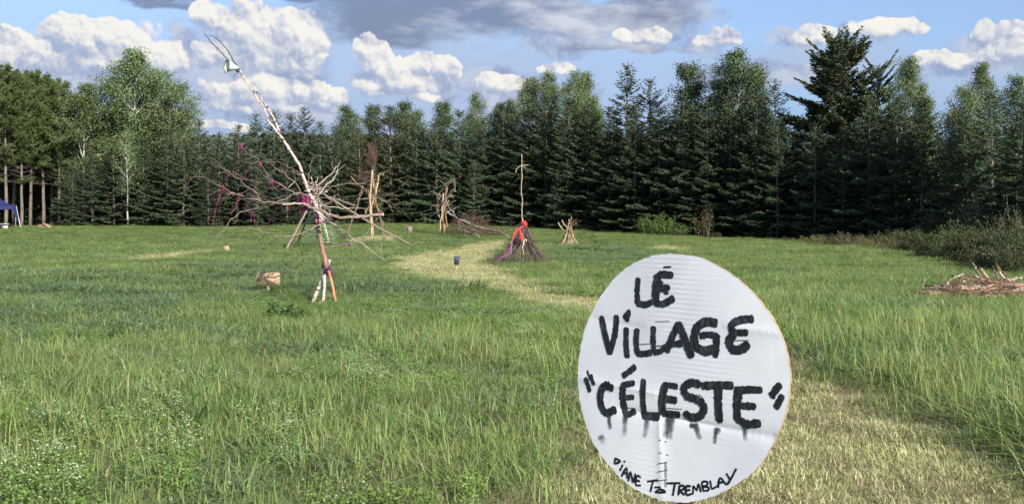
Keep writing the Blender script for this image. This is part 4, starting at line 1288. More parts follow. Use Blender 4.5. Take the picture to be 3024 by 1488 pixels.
def wheel():
    YB = 18.4
    base = gz((960 - CX) / FPX * YB, YB)
    o = root('branch_sculpture', base, 'tall leaning birch pole on a tripod with a wheel of bare branches and magenta yarn', 'sculpture')
    apex = C7(1285, 520, 18.45)
    # legs stand on the field
    def leg(x, y, Y, top, mat, r, lab):
        f = list(C7(x, y, Y))
        f[2] = float(terrain(f[0], f[1])) - 0.05
        stick('leg', mat, [f, np.array(f) * 0.5 + np.array(top) * 0.5 + (0.01, 0, 0), top], r, r * 0.85, o, jit=0.004, sides=9, label=lab, knots=4)
    leg(1050, 1060, 18.25, C7(1335, 425, 18.55), 'birch', 0.034, 'white birch leg ending in a cut top')
    leg(1228, 1085, 18.15, C7(1262, 640, 18.3), 'birch', 0.027, 'short white birch leg in the middle')
    leg(1440, 1090, 18.1, C7(1318, 560, 18.4), 'orange', 0.027, 'orange peeled leg')
    # lower trunk and the leaning pole
    hub = np.array(C3(575, 515, 18.3))
    stick('trunk', 'redbark', [C7(1292, 560, 18.4), C7(1270, 430, 18.4), C7(1228, 260, 18.38), C7(1180, 50, 18.35), C3(575, 600, 18.3), C3(556, 515, 18.3)], 0.039, 0.037, o, jit=0.004, sides=10, knots=8)
    stick('pole', 'birch', [C3(612, 640, 18.22), C3(566, 500, 18.26), C3(520, 415, 18.3), C3(478, 300, 18.3), C3(440, 200, 18.3), C3(372, 95, 18.3), C3(325, 20, 18.3), C6(845, 1010, 18.3), C6(800, 880, 18.32), C6(750, 790, 18.34), C6(690, 700, 18.36), C6(600, 570, 18.38), C6(520, 480, 18.4), C6(465, 395, 18.4)], 0.034, 0.010, o, jit=0.004, sides=9, per=5, knots=14)
    stick('pole', 'birch', [C6(838, 1010, 18.26), C6(780, 930, 18.24), C6(718, 862, 18.24)], 0.022, 0.019, o, jit=0.003, label='side stem of the birch pole, cut short', knots=3)
    stick('pole', 'birch', [C6(735, 850, 18.26), C6(690, 755, 18.3), C6(640, 690, 18.32), C6(600, 610, 18.36), C6(545, 530, 18.38), C6(480, 430, 18.4), C6(460, 400, 18.4)], 0.017, 0.011, o, twigs=5, tl=0.06, jit=0.006, label='thin knotty white stem beside the pole', knots=14)
    for pts in ([(470, 400), (385, 335), (300, 245), (240, 185), (195, 140), (165, 95), (135, 65)], [(465, 395), (405, 310), (385, 270), (340, 200), (290, 145), (240, 100), (215, 85), (190, 85)]):
        stick('antenna', 'darktwig', [C6(x, y, 18.4) for x, y in pts], 0.012, 0.006, o, twigs=3, tl=0.05, jit=0.004)
    stick('antenna', 'darktwig', [C6(455, 420, 18.38), C6(430, 450, 18.36), C6(405, 475, 18.35)], 0.006, 0.004, o, label='short twig under the cloth cone')
    # cloth cone at the top
    g = Geo()
    a, m = np.array(C6(468, 388, 18.4)), np.array(C6(397, 375, 18.3))
    ax = unit(m - a)
    u = unit(np.cross(ax, (0.2, 1, 0.1)))
    w = np.cross(ax, u)
    th = np.arange(29) * 2 * math.pi / 28
    rows = []
    for t in np.linspace(0.08, 1, 9):
        rr = 0.095 * t ** 0.8 * (1 + 0.07 * np.sin(th * 5 + 1) * t)
        rr[-1] = rr[0]
        rows.append(a + ax * 0.25 * t + rr[:, None] * (np.cos(th)[:, None] * u * 1.15 + np.sin(th)[:, None] * w))
    v = np.array(rows).reshape(-1, 3)
    i = np.arange(8)[:, None] * 29 + np.arange(28)[None]
    g.add(v, np.stack([i, i + 29, i + 30, i + 1], -1).reshape(-1, 4))
    cone = g.build('cloth_cone', M_['mint'], o, smooth=True)
    cone['label'] = 'pale mint cloth cone with a dark rim'
    rim = Geo()
    tube(rim, np.vstack([rows[-1]]), 0.007, 6)
    rim.build('rim', M_['darktwig'], cone)
    g = Geo()
    wrap(g, C6(450, 405, 18.4), ax, 0.035, 5, 0.06, 0.007)
    g.build('lashing', M_['darktwig'], o)
    # the wheel of branches: (crop, points, depth at the far end, radii, material, twigs)
    BR = [
        (C4, [(1330, 640), (1225, 605), (1090, 560), (970, 490), (910, 450), (860, 370), (800, 290), (770, 240), (720, 200), (660, 170), (620, 110), (590, 80)], 17.2, .020, .005, 'purplewood', 6),
        (C4, [(1260, 660), (1225, 590), (1170, 500), (1100, 440), (1020, 370), (960, 330), (900, 290), (820, 265)], 17.6, .019, .006, 'purplewood', 5),
        (C3, [(680, 470), (610, 410), (560, 365), (500, 320), (430, 265), (370, 225), (330, 200), (270, 195), (180, 185)], 19.0, .018, .006, 'purplewood', 4),
        (C4, [(1210, 415), (1140, 380), (1080, 375), (980, 350), (870, 345)], 19.2, .012, .004, 'greywood', 4),
        (C4, [(820, 685), (770, 610), (720, 565), (660, 530), (600, 465), (540, 430), (470, 380), (420, 345), (350, 320), (290, 285)], 16.9, .016, .004, 'greywood', 6),
        (C4, [(1290, 715), (1250, 710), (1080, 700), (940, 700), (820, 685), (700, 655), (560, 605), (455, 570), (420, 535), (330, 500), (270, 470), (215, 430), (110, 430)], 16.8, .024, .006, 'greywood', 6),
        (C4, [(1300, 620), (1130, 620), (1000, 650), (900, 660), (820, 660), (730, 630), (640, 595)], 19.6, .017, .005, 'greywood', 5),
        (C4, [(1300, 640), (1240, 620), (1150, 610), (1020, 600), (920, 565), (840, 575), (760, 585)], 19.9, .015, .005, 'greywood', 5),
        (C4, [(1260, 650), (1130, 615), (900, 610), (780, 605)], 20.0, .013, .004, 'greywood', 4),
        (C4, [(1280, 640), (1150, 610), (1090, 650), (960, 700), (840, 740), (740, 760), (600, 805), (540, 840), (490, 880), (480, 910), (440, 970), (380, 1020), (320, 1080)], 17.3, .020, .004, 'greywood', 8),
        (C4, [(1330, 725), (1290, 715), (1150, 715), (1040, 720)], 17.5, .018, .016, 'palewood', 1),
        (C4, [(1320, 720), (1290, 740), (1230, 800), (1150, 850), (1050, 870), (950, 850), (800, 835), (720, 810)], 19.4, .015, .005, 'darktwig', 6),
        (C4, [(950, 850), (930, 890), (860, 925), (760, 955), (640, 985)], 19.2, .010, .004, 'darktwig', 4),
        (C4, [(1060, 545), (980, 580), (930, 500), (850, 420), (800, 370), (750, 320)], 18.9, .010, .004, 'greywood', 4),
        (C4, [(960, 480), (840, 495), (720, 475), (620, 440), (540, 390), (500, 370)], 17.8, .010, .004, 'purplewood', 5),
        (C4, [(620, 600), (560, 610), (470, 600), (390, 575), (310, 590)], 17.2, .008, .003, 'greywood', 3),
        # the thick bough with its sawn end and the long arm it throws to the left
        (C5, [(980, 650), (880, 660), (700, 680), (520, 685), (340, 665), (220, 610), (60, 545), (-30, 510)], 17.75, .030, .026, 'greywood', 1),
        (C5, [(345, 668), (290, 695), (180, 780), (80, 825), (0, 860)], 17.6, .026, .022, 'darktwig', 2),
        (C4, [(1479, 905), (1400, 940), (1340, 970), (1250, 1010), (1180, 1030), (1060, 1040), (970, 1055), (860, 1010), (770, 975), (680, 975), (600, 995), (560, 965), (460, 960)], 16.6, .022, .005, 'greywood', 9),
        (C4, [(960, 1060), (880, 1020), (815, 1080), (812, 1130), (810, 1180), (790, 1240), (770, 1265)], 16.6, .013, .004, 'darktwig', 7),
        (C4, [(815, 1085), (780, 1065), (740, 1050), (700, 1000)], 16.5, .007, .003, 'darktwig', 3),
        (C4, [(1010, 1055), (960, 1075), (900, 1130), (870, 1180)], 16.9, .007, .003, 'darktwig', 3),
        (C4, [(560, 1010), (565, 1080), (590, 1150)], 16.6, .005, .003, 'darktwig', 2),
        (C4, [(800, 1085), (720, 1130), (640, 1150), (570, 1165)], 16.5, .005, .003, 'darktwig', 2),
        (C5, [(330, 655), (300, 600), (210, 520), (100, 440), (0, 410)], 18.3, .018, .022, 'purplewood', 1),
        (C5, [(20, 390), (200, 385), (330, 430), (430, 470), (560, 510), (642, 546)], 19.2, .020, .030, 'greywood', 0),
        (C5, [(110, 370), (165, 300), (250, 215), (350, 120), (410, 45), (440, -10)], 18.9, .026, .008, 'greywood', 4),
        (C5, [(180, 400), (210, 360), (290, 260), (370, 190), (400, 120), (412, 70)], 18.6, .013, .006, 'palewood', 3),
        (C5, [(120, 290), (180, 300), (300, 312), (350, 300), (480, 270), (660, 270), (780, 235), (870, 215), (1000, 232)], 19.6, .017, .005, 'greywood', 5),
        (C5, [(40, 260), (45, 220), (60, 100), (85, -10), (140, -75), (200, -90)], 18.8, .010, .003, 'greywood', 3),
        (C5, [(120, 530), (240, 540), (420, 565), (560, 565), (760, 575)], 19.4, .013, .005, 'palewood', 3),
        (C5, [(150, 580), (240, 530), (360, 480)], 18.8, .009, .004, 'palewood', 1),
        (C5, [(60, 560), (190, 640), (300, 720), (420, 810), (520, 890), (640, 970), (740, 1020), (850, 1110), (950, 1190), (1010, 1215)], 17.0, .017, .004, 'palewood', 5),
        (C5, [(240, 650), (330, 705), (420, 790), (560, 900), (650, 975)], 17.4, .014, .010, 'greywood', 2),
        (C5, [(915, 690), (860, 780), (760, 890), (680, 950), (580, 1020), (400, 1030), (260, 1060), (130, 1110), (40, 1160), (-60, 1215), (-160, 1290), (-215, 1360)], 16.9, .012, .004, 'purplewood', 5),
        (C5, [(420, 860), (430, 885), (510, 930), (650, 945), (800, 930), (880, 890), (950, 850)], 17.2, .008, .003, 'darktwig', 4),
        (C5, [(940, 670), (1000, 780), (1060, 880), (1130, 1000), (1200, 1060)], 17.9, .006, .003, 'greywood', 3),
        (C5, [(580, 1020), (660, 1090), (740, 1160)], 16.9, .005, .003, 'purplewood', 2),
        (C5, [(640, 455), (760, 460), (900, 430), (1050, 490), (1150, 540), (1250, 640), (1320, 720)], 19.5, .009, .003, 'greywood', 4),
        (C5, [(1120, 530), (1230, 520), (1310, 555), (1400, 610)], 19.8, .005, .002, 'greywood', 2),
        (C5, [(640, 455), (860, 455), (960, 435), (1020, 400), (1100, 380), (1190, 350)], 19.9, .008, .003, 'greywood', 4),
        (C5, [(960, 470), (1040, 510), (1085, 590), (1100, 640), (1088, 712)], 19.3, .006, .004, 'palewood', 1),
        (C5, [(900, 360), (980, 358), (1040, 385), (1110, 390)], 19.6, .005, .002, 'greywood', 2),
        (C5, [(1215, 300), (1240, 265), (1285, 220), (1345, 190)], 19.9, .005, .003, 'greywood', 1),
        (C7, [(1500, 400), (1455, 480), (1440, 545), (1415, 600), (1400, 650)], 17.6, .006, .003, 'darktwig', 2),
        (C3, [(415, 330), (400, 345), (370, 375)], 18.0, .013, .009, 'palewood', 0),
    ]
    for c, pts, Yend, r0, r1, mat, tw in BR:
        k = len(pts)
        Y0 = 18.3 if c is not C4 or pts[0][0] > 900 else 17.6
        if c is C4 and pts[0] in ((960, 1060), (815, 1085), (1010, 1055), (560, 1010), (800, 1085)): Y0 = 16.8
        if c is C4 and pts[0] == (1479, 905): Y0 = 17.6
        if pts[0] in ((980, 650), (345, 668)): Y0 = 18.0 if pts[0][0] == 980 else 17.75
        P = [c(x, y, Y0 + (Yend - Y0) * i / (k - 1)) for i, (x, y) in enumerate(pts)]
        f_ = 0.95 if r0 > 0.025 else 0.62
        stick('branch', mat, P, r0 * f_, r1 * f_ * (1 if r0 > .025 else .85), o, twigs=tw, tl=0.22 if r0 < .012 else 0.32, jit=0.010, per=3, knots=2)
    g = Geo()                                        # sawn end of the thick bough
    e, e2 = np.array(C5(984, 650, 18.0)), np.array(C5(970, 651, 18.0))
    tube(g, [e2, e + unit(e - e2) * 0.004], [0.029, 0.028], 12)
    g.build('sawn_end', M_['cutwood'], o)
    # stub sticks bound into the hub
    for k in range(5):
        d = unit(rng.normal(0, 1, 3) * (1, 0.8, 0.5))
        c0 = np.array(C5(110 + rng.uniform(-40, 90), 380 + rng.uniform(-60, 60), 18.5))
        stick('stub', 'palewood' if k % 2 else 'greywood', [c0 - d * 0.12, c0, c0 + d * 0.2 + (0, 0, 0.03)], .011, .008, o, jit=.006)
    # yarn
    def yarn(mat, c, ax, rad, turns, hgt, th):
        g = Geo()
        for _ in range(3):
            wrap(g, np.array(c) + rng.normal(0, rad * 0.12, 3), unit(np.array(ax) + rng.normal(0, 0.25, 3)), rad * (0.62 if rad > 0.03 else 0.45), turns, hgt * 0.85, th * (0.6 if rad > 0.03 else 0.45))
        return g.build('yarn_binding', M_[mat], o)
    hubc = C3(495, 478, 18.15)
    y = yarn('magenta', hubc, (1, 0, 0.1), 0.055, 9, 0.14, 0.012)
    y['label'] = 'bright magenta knot of yarn at the hub'
    g = Geo()
    for _ in range(12):
        p0 = np.array(hubc) + rng.normal(0, 0.035, 3)
        tube(g, crom([p0, p0 + rng.normal(0, 0.07, 3), p0 + rng.normal(0, 0.10, 3) + (0, 0, -0.03)], 3), 0.004, 4)
    g.build('yarn_tuft', M_['magenta'], o)
    yarn('plum', C3(500, 520, 18.25), (0.2, 0, 1), 0.06, 6, 0.14, 0.010)
    yarn('plum', C3(460, 450, 18.3), (1, 0, 0.3), 0.05, 6, 0.14, 0.010)
    yarn('magenta', C3(592, 632, 18.2), (-0.25, 0, 1), 0.06, 5, 0.06, 0.011)
    yarn('purple', C3(568, 580, 18.25), (-0.25, 0, 1), 0.055, 5, 0.10, 0.008)
    yarn('plum', C7(1290, 600, 18.4), (0.1, 0, 1), 0.06, 9, 0.16, 0.010)
    yarn('purple', C7(1320, 560, 18.4), (0.1, 0, 1), 0.05, 6, 0.08, 0.008)
    yarn('plum', C7(1262, 510, 18.42), (0.1, 0, 1), 0.055, 6, 0.10, 0.010)
    yarn('purple', C7(1345, 640, 18.4), (0.1, 0, 1), 0.05, 6, 0.10, 0.007)
    yarn('purple', C6(825, 985, 18.28), (-0.5, 0, 1), 0.04, 6, 0.08, 0.007)
    yarn('magenta', C5(945, 640, 18.0), (1, 0, 0), 0.042, 6, 0.07, 0.007)
    yarn('purple', C5(905, 660, 18.0), (1, 0, 0), 0.042, 5, 0.05, 0.007)
    yarn('purple', C5(520, 1028, 17.0), (1, 0, 0), 0.018, 9, 0.22, 0.006)
    yarn('magenta', C4(425, 545, 17.1), (1, 0, -0.6), 0.022, 8, 0.10, 0.007)
    yarn('magenta', C4(605, 110, 17.2), (-0.5, 0, 0.6), 0.02, 9, 0.12, 0.008)
    yarn('magenta', C4(805, 310, 17.4), (-0.5, 0, 0.6), 0.022, 8, 0.07, 0.007)
    yarn('purple', C4(920, 475, 17.7), (0.6, 0, -0.5), 0.02, 8, 0.12, 0.006)
    yarn('purple', C4(960, 490, 17.7), (0.6, 0, -0.3), 0.02, 5, 0.05, 0.006)
    HANG = [('magenta', [(420, 550), (400, 610), (370, 670), (345, 750), (330, 830), (312, 880), (312, 935)], 17.1, 5),
            ('purple', [(720, 280), (685, 335), (640, 420), (590, 505)], 17.4, 4), ('purple', [(805, 310), (760, 460), (742, 570), (725, 630), (700, 690)], 17.5, 4),
            ('purple', [(110, 430), (85, 445), (55, 490), (15, 565)], 16.8, 4), ('purple', [(495, 370), (465, 415), (440, 470)], 17.3, 3),
            ('magenta', [(620, 595), (575, 670), (540, 760), (490, 822)], 17.4, 4), ('magenta', [(740, 745), (725, 810), (715, 850), (717, 895)], 17.8, 5),
            ('purple', [(735, 815), (745, 880), (760, 920), (785, 945)], 17.8, 2), ('purple', [(945, 845), (900, 890), (870, 950), (860, 990)], 18.6, 3),
            ('purple', [(950, 850), (940, 900), (922, 965)], 18.6, 3), ('purple', [(1110, 880), (1095, 920), (1075, 975)], 18.8, 3),
            ('purple', [(710, 650), (670, 730), (640, 810)], 18.0, 3), ('magenta', [(1140, 700), (1100, 720), (1075, 745), (1090, 780), (1105, 740)], 18.0, 3),
            ('magenta', [(1240, 690), (1180, 690), (1130, 700), (1095, 705)], 18.0, 4), ('plum', [(985, 640), (975, 720), (960, 810)], 18.4, 4),
            ('purple', [(600, 85), (615, 130), (600, 190)], 17.2, 4), ('purple', [(1200, 880), (1180, 960), (1165, 1000)], 18.6, 2),
            ('purple', [(800, 1190), (790, 1240), (785, 1262)], 16.6, 4)]
    for mat, pts, Y, n in HANG:
        strand('yarn', mat, [C4(x, y_, Y) for x, y_ in pts], 0.0028, o, 0.006, max(2, n - 3))
    for a_, b_ in (((1120, 960), (1225, 965)), ((1225, 970), (1410, 1000)), ((1245, 830), (1350, 830))):
        strand('yarn', 'purple', [C7(*a_, 18.4), C7((a_[0] + b_[0]) / 2, (a_[1] + b_[1]) / 2 + 6, 18.4), C7(*b_, 18.3)], 0.004, o, 0.004, 1)
    g = Geo()                                        # lacing between the forked stems
    for q in [((735, 790), (760, 795)), ((740, 850), (790, 850)), ((690, 690), (705, 730)), ((640, 620), (665, 665)), ((770, 900), (800, 880))]:
        tube(g, [C6(*q[0], 18.28), C6(*q[1], 18.3)], 0.005, 4)
    g.build('lacing', M_['plum'], o)


wheel()


def on_stake(name, lab, cat, px0, py0, px1, py1, foot, mat, stake_mat, yaw=0.0, thick=0.012, stake_w=0.04):
    e = on_ground(*foot)
    o = root(name, e, lab, cat)
    o.rotation_euler = (0, 0.03, yaw)
    w, h = (px1 - px0) / FPX * e.y, (py1 - py0) / FPX * e.y
    zc = CZ - ((py0 + py1) / 2 - HY) / FPX * e.y - e.z
    xc = ((px0 + px1) / 2 - foot[0]) / FPX * e.y
    g = Geo()
    box(g, (e.x, e.y + 0.025, e.z + (zc + h * 0.3) / 2 - 0.05), (stake_w, 0.025, zc + h * 0.3 + 0.1))
    g.build('stake', M_[stake_mat], o)
    g = Geo()                                         # panel with rounded corners, slightly warped
    r_ = min(w, h) * 0.10
    ring = []
    for cx, cz, a0 in ((1, 1, 0), (-1, 1, 90), (-1, -1, 180), (1, -1, 270)):
        for a in np.radians(np.linspace(a0, a0 + 90, 5)):
            ring.append((cx * (w / 2 - r_) + r_ * math.cos(a), cz * (h / 2 - r_) + r_ * math.sin(a)))
    ring = np.array(ring)
    n = len(ring)
    warp = 0.012 * np.sin(ring[:, 0] / w * 3)
    f = np.stack([e.x + xc + ring[:, 0], e.y - thick / 2 - 0.004 + warp, e.z + zc + ring[:, 1]], 1)
    b = f + (0, thick, 0)
    g.add(np.concatenate([f, b]), [list(range(n))])
    g.f.append(np.array([list(range(2 * n - 1, n - 1, -1))]))
    i = np.arange(n)
    g.f.append(np.stack([i, i + n, (i + 1) % n + n, (i + 1) % n], 1))
    p = g.build('panel', M_[mat], o)
    return o, e, xc, zc, w, h, p


def small_signs():
    o, e, xc, zc, w, h, p = on_stake('cardboard_sign', 'tan cardboard panel nailed to a short stake in the grass left of the tripod', 'sign', 757, 804, 825, 842, (791, 864), 'card', 'palewood', 0.05, 0.012, 0.055)
    g = Geo()
    cx, cz = e.x + xc + 0.07 * w, e.z + zc - 0.02
    for a, b in (((-.25, -.14), (.25, -.14)), ((.25, -.14), (.25, .16)), ((.25, .16), (-.25, .16)), ((-.25, .16), (-.25, -.14))):
        tube(g, [(cx + a[0] * w, e.y - 0.012, cz + a[1] * h), (cx + b[0] * w, e.y - 0.012, cz + b[1] * h)], 0.0025, 4)
    g.build('pencil_frame', M_['brownwood'], p)
    o, e, xc, zc, w, h, p = on_stake('blue_sign', 'small slate blue panel on a wooden stake beside the mown path', 'sign', 1340, 756, 1356.5, 782, (1347, 798), 'slate', 'tanwood', 0.0, 0.01, 0.05)
    g = Geo()                                         # handwriting "Ciel"
    def s(pts):
        tube(g, [(e.x + xc + x * w, e.y - 0.013, e.z + zc + z * h) for x, z in pts], 0.0062, 5)
    s([(-.16, .14), (-.28, .12), (-.32, -.02), (-.28, -.14), (-.14, -.12)])
    s([(-.04, .02), (-.04, -.12)]); s([(-.04, .10), (-.03, .12)])
    s([(.06, -.05), (.16, -.03), (.14, .05), (.07, .03), (.07, -.10), (.17, -.12)])
    s([(.27, .16), (.26, -.10), (.32, -.12)])
    g.build('handwriting', M_['ink'], p)
    # cardboard marker and a little block farther back
    e = on_ground(668, 746)
    o = root('cardboard_marker', e, 'small upright cardboard square in the grass at the end of the left straw strip', 'marker')
    g = Geo()
    box(g, (e.x, e.y, e.z + 0.16), (0.235, 0.02, 0.27))
    g.build('panel', M_['card'], o)
    g = Geo()
    box(g, (e.x, e.y + 0.02, e.z + 0.02), (0.03, 0.018, 0.2))
    g.build('stake', M_['brownwood'], o)
    e = on_ground(1209, 690)
    o = root('wooden_block', e, 'weathered block of wood at the far field edge right of the stick tower', 'block')
    g = Geo()
    tube(g, [(e.x, e.y, e.z - 0.03), (e.x + 0.02, e.y, e.z + 0.28), (e.x + 0.02, e.y, e.z + 0.48)], [0.18, 0.17, 0.15], 8)
    g.build('log', M_['greywood'], o)
    g = Geo()
    tube(g, [(e.x - 0.12, e.y, e.z + 0.3), (e.x - 0.19, e.y, e.z + 0.56)], [0.05, 0.03], 6)
    g.build('stub', M_['greywood'], o)


small_signs()


def pyramid():
    """pole pyramid laced with pale string, behind the branch wheel"""
    A = np.array(at(935, 562, 45.5))
    e = gz((1000 - CX) / FPX * 45, 45.0)
    o = root('string_pyramid', e, 'pyramid of grey poles laced with pale green string behind the tripod', 'sculpture')
    feet = {}
    def foot(px, py):
        return np.array(on_ground(px, py)) - (0, 0, 0.06)
    fl, fr, fb, fc = foot(841, 740), foot(1231, 729), foot(878, 716), foot(1003, 716)
    for f, r0, r1, lab, ext in ((fl, .055, .040, 'left pole', 0.10), (fr, .050, .040, 'long pole leaning out to the right', 0.14), (fb, .045, .035, None, 0.22), (fc, .035, .03, None, 0.18)):
        top = A + (A - f) * ext * rng.uniform(0.7, 1.1)
        stick('pole', 'greywood' if r0 > .04 else 'palewood', [f, f * 0.5 + A * 0.5 + rng.normal(0, 0.03, 3), A + rng.normal(0, 0.04, 3), top], r0, r1, o, jit=0.01, label=lab, knots=3)
    g = Geo()
    for _ in range(3):
        wrap(g, A, (0.1, 0.2, 1), 0.10, 6, 0.25, 0.02)
    g.build('lashing', M_['plum'], o)
    # string rungs between three upright cords
    U = [(fb + (0.1, 0, 0.05), A), (np.array(at(945, 718, 46.5)), A), (np.array(at(972, 716, 46.2)), A), (fc + (-0.05, 0, 0.05), A)]
    for lo, hi in U[1:3]:
        stick('pole', 'palewood', [lo, (lo + hi) / 2, hi], .02, .016, o, jit=0.006)
    for k in range(15):
        t = 0.03 + k * 0.045
        pts = []
        for j, (lo, hi) in enumerate(U):
            q = np.clip(t + rng.normal(0, 0.012), 0, 0.9)
            pts.append(lo + (hi - lo) * q + (0, -0.06, 0))
            if j < 3: pts.append(None)
        for j in range(1, len(pts), 2):
            pts[j] = (pts[j - 1] + pts[j + 1]) / 2 - (0, 0, rng.uniform(0.02, 0.07))
        strand('string', 'string', pts, 0.013, o, 0.006, 1)
    g = Geo()
    for _ in range(12):
        c = A + rng.normal(0, 0.16, 3) + (0, 0, rng.uniform(-0.1, 0.25))
        d = unit(rng.normal(0, 1, 3) * (0.6, 0.6, 1))
        tube(g, [c - d * 0.16, c + d * 0.2], [0.016, 0.012], 5)
    g.build('stub', M_['palewood'], o)


pyramid()


M_['brushtwig'] = wood_mat('fine_brown_brush', (0.10, 0.055, 0.045), (0.19, 0.12, 0.09), 30)


def tower():
    Y = 58.0
    e = on_ground(1100, 713)
    Y = e.y
    o = root('stick_tower', e, 'tall tower of tan sticks topped by a brown twig tuft, beyond the branch wheel', 'sculpture')
    for pts, r0, r1, mat in [([(840, 995), (830, 800), (815, 550), (825, 350), (842, 95)], .06, .05, 'tanwood'), ([(862, 975), (835, 640), (846, 400), (858, 80)], .045, .035, 'tanwood'),
                             ([(1003, 1000), (962, 800), (938, 680), (905, 540), (870, 300), (850, 90)], .05, .035, 'brownwood'), ([(520, 905), (560, 800), (610, 670), (660, 520), (700, 400), (725, 290)], .05, .035, 'brownwood'),
                             ([(578, 180), (640, 250), (700, 300), (840, 420), (900, 540), (985, 650)], .045, .03, 'brownwood'), ([(922, 160), (905, 290), (870, 440), (835, 545)], .05, .035, 'tanwood'),
                             ([(918, 158), (950, 145), (978, 140), (980, 168)], .025, .015, 'tanwood'), ([(735, 655), (770, 600), (805, 560), (850, 470)], .03, .02, 'tanwood'),
                             ([(1022, 1000), (975, 790), (952, 690)], .03, .02, 'brownwood'), ([(790, 620), (830, 480), (880, 330), (900, 250)], .03, .02, 'tanwood'), ([(660, 410), (720, 370), (830, 270)], .025, .018, 'brownwood'),
                             ([(760, 350), (800, 420), (880, 500), (950, 560)], .025, .018, 'brownwood'), ([(812, 700), (822, 560), (806, 430), (800, 330)], .03, .02, 'brownwood'), ([(870, 560), (880, 450), (895, 380)], .03, .02, 'tanwood')]:
        n = len(pts)
        dy = rng.uniform(-0.5, 0.5, 2)
        P = [C5(x, y, Y + np.interp(i, [0, n - 1], dy)) for i, (x, y) in enumerate(pts)]
        stick('pole', mat, P, r0 * 0.85, r1 * 0.85, o, twigs=2, tl=0.5, jit=0.02, per=3)
    g = Geo()
    wrap(g, C5(848, 75, Y), (0, 0, 1), 0.12, 8, 0.3, 0.03)
    g.build('lashing', M_['darktwig'], o)
    g = Geo()
    for k in range(60):
        b = np.array(C5(850 + rng.normal(0, 8), 80, Y)) + rng.normal(0, 0.05, 3)
        t = np.array(C5(835 + rng.normal(0, 50), -265 + rng.uniform(-10, 260), Y + rng.normal(0, 0.5)))
        tube(g, crom([b, b * 0.6 + t * 0.4 + (0, 0, 0.1), t], 2), np.linspace(0.012, 0.006, 5), 4)
        for _ in range(4):
            q = b + (t - b) * rng.uniform(0.3, 0.95)
            tube(g, [q, q + rng.normal(0, 0.12, 3) + (0, 0, 0.08)], [0.007, 0.004], 3)
    for k in range(40):
        b = np.array(C5(835 + rng.normal(0, 10), 120 + rng.uniform(-20, 60), Y))
        t = np.array(C5(700 + rng.normal(0, 60), 230 + rng.normal(0, 60), Y + rng.normal(0, 0.5)))
        tube(g, crom([b, (b + t) / 2 + rng.normal(0, .05, 3), t], 2), np.linspace(0.009, 0.004, 5), 3)
    g.build('twig_tuft', M_['brushtwig'], o)


tower()


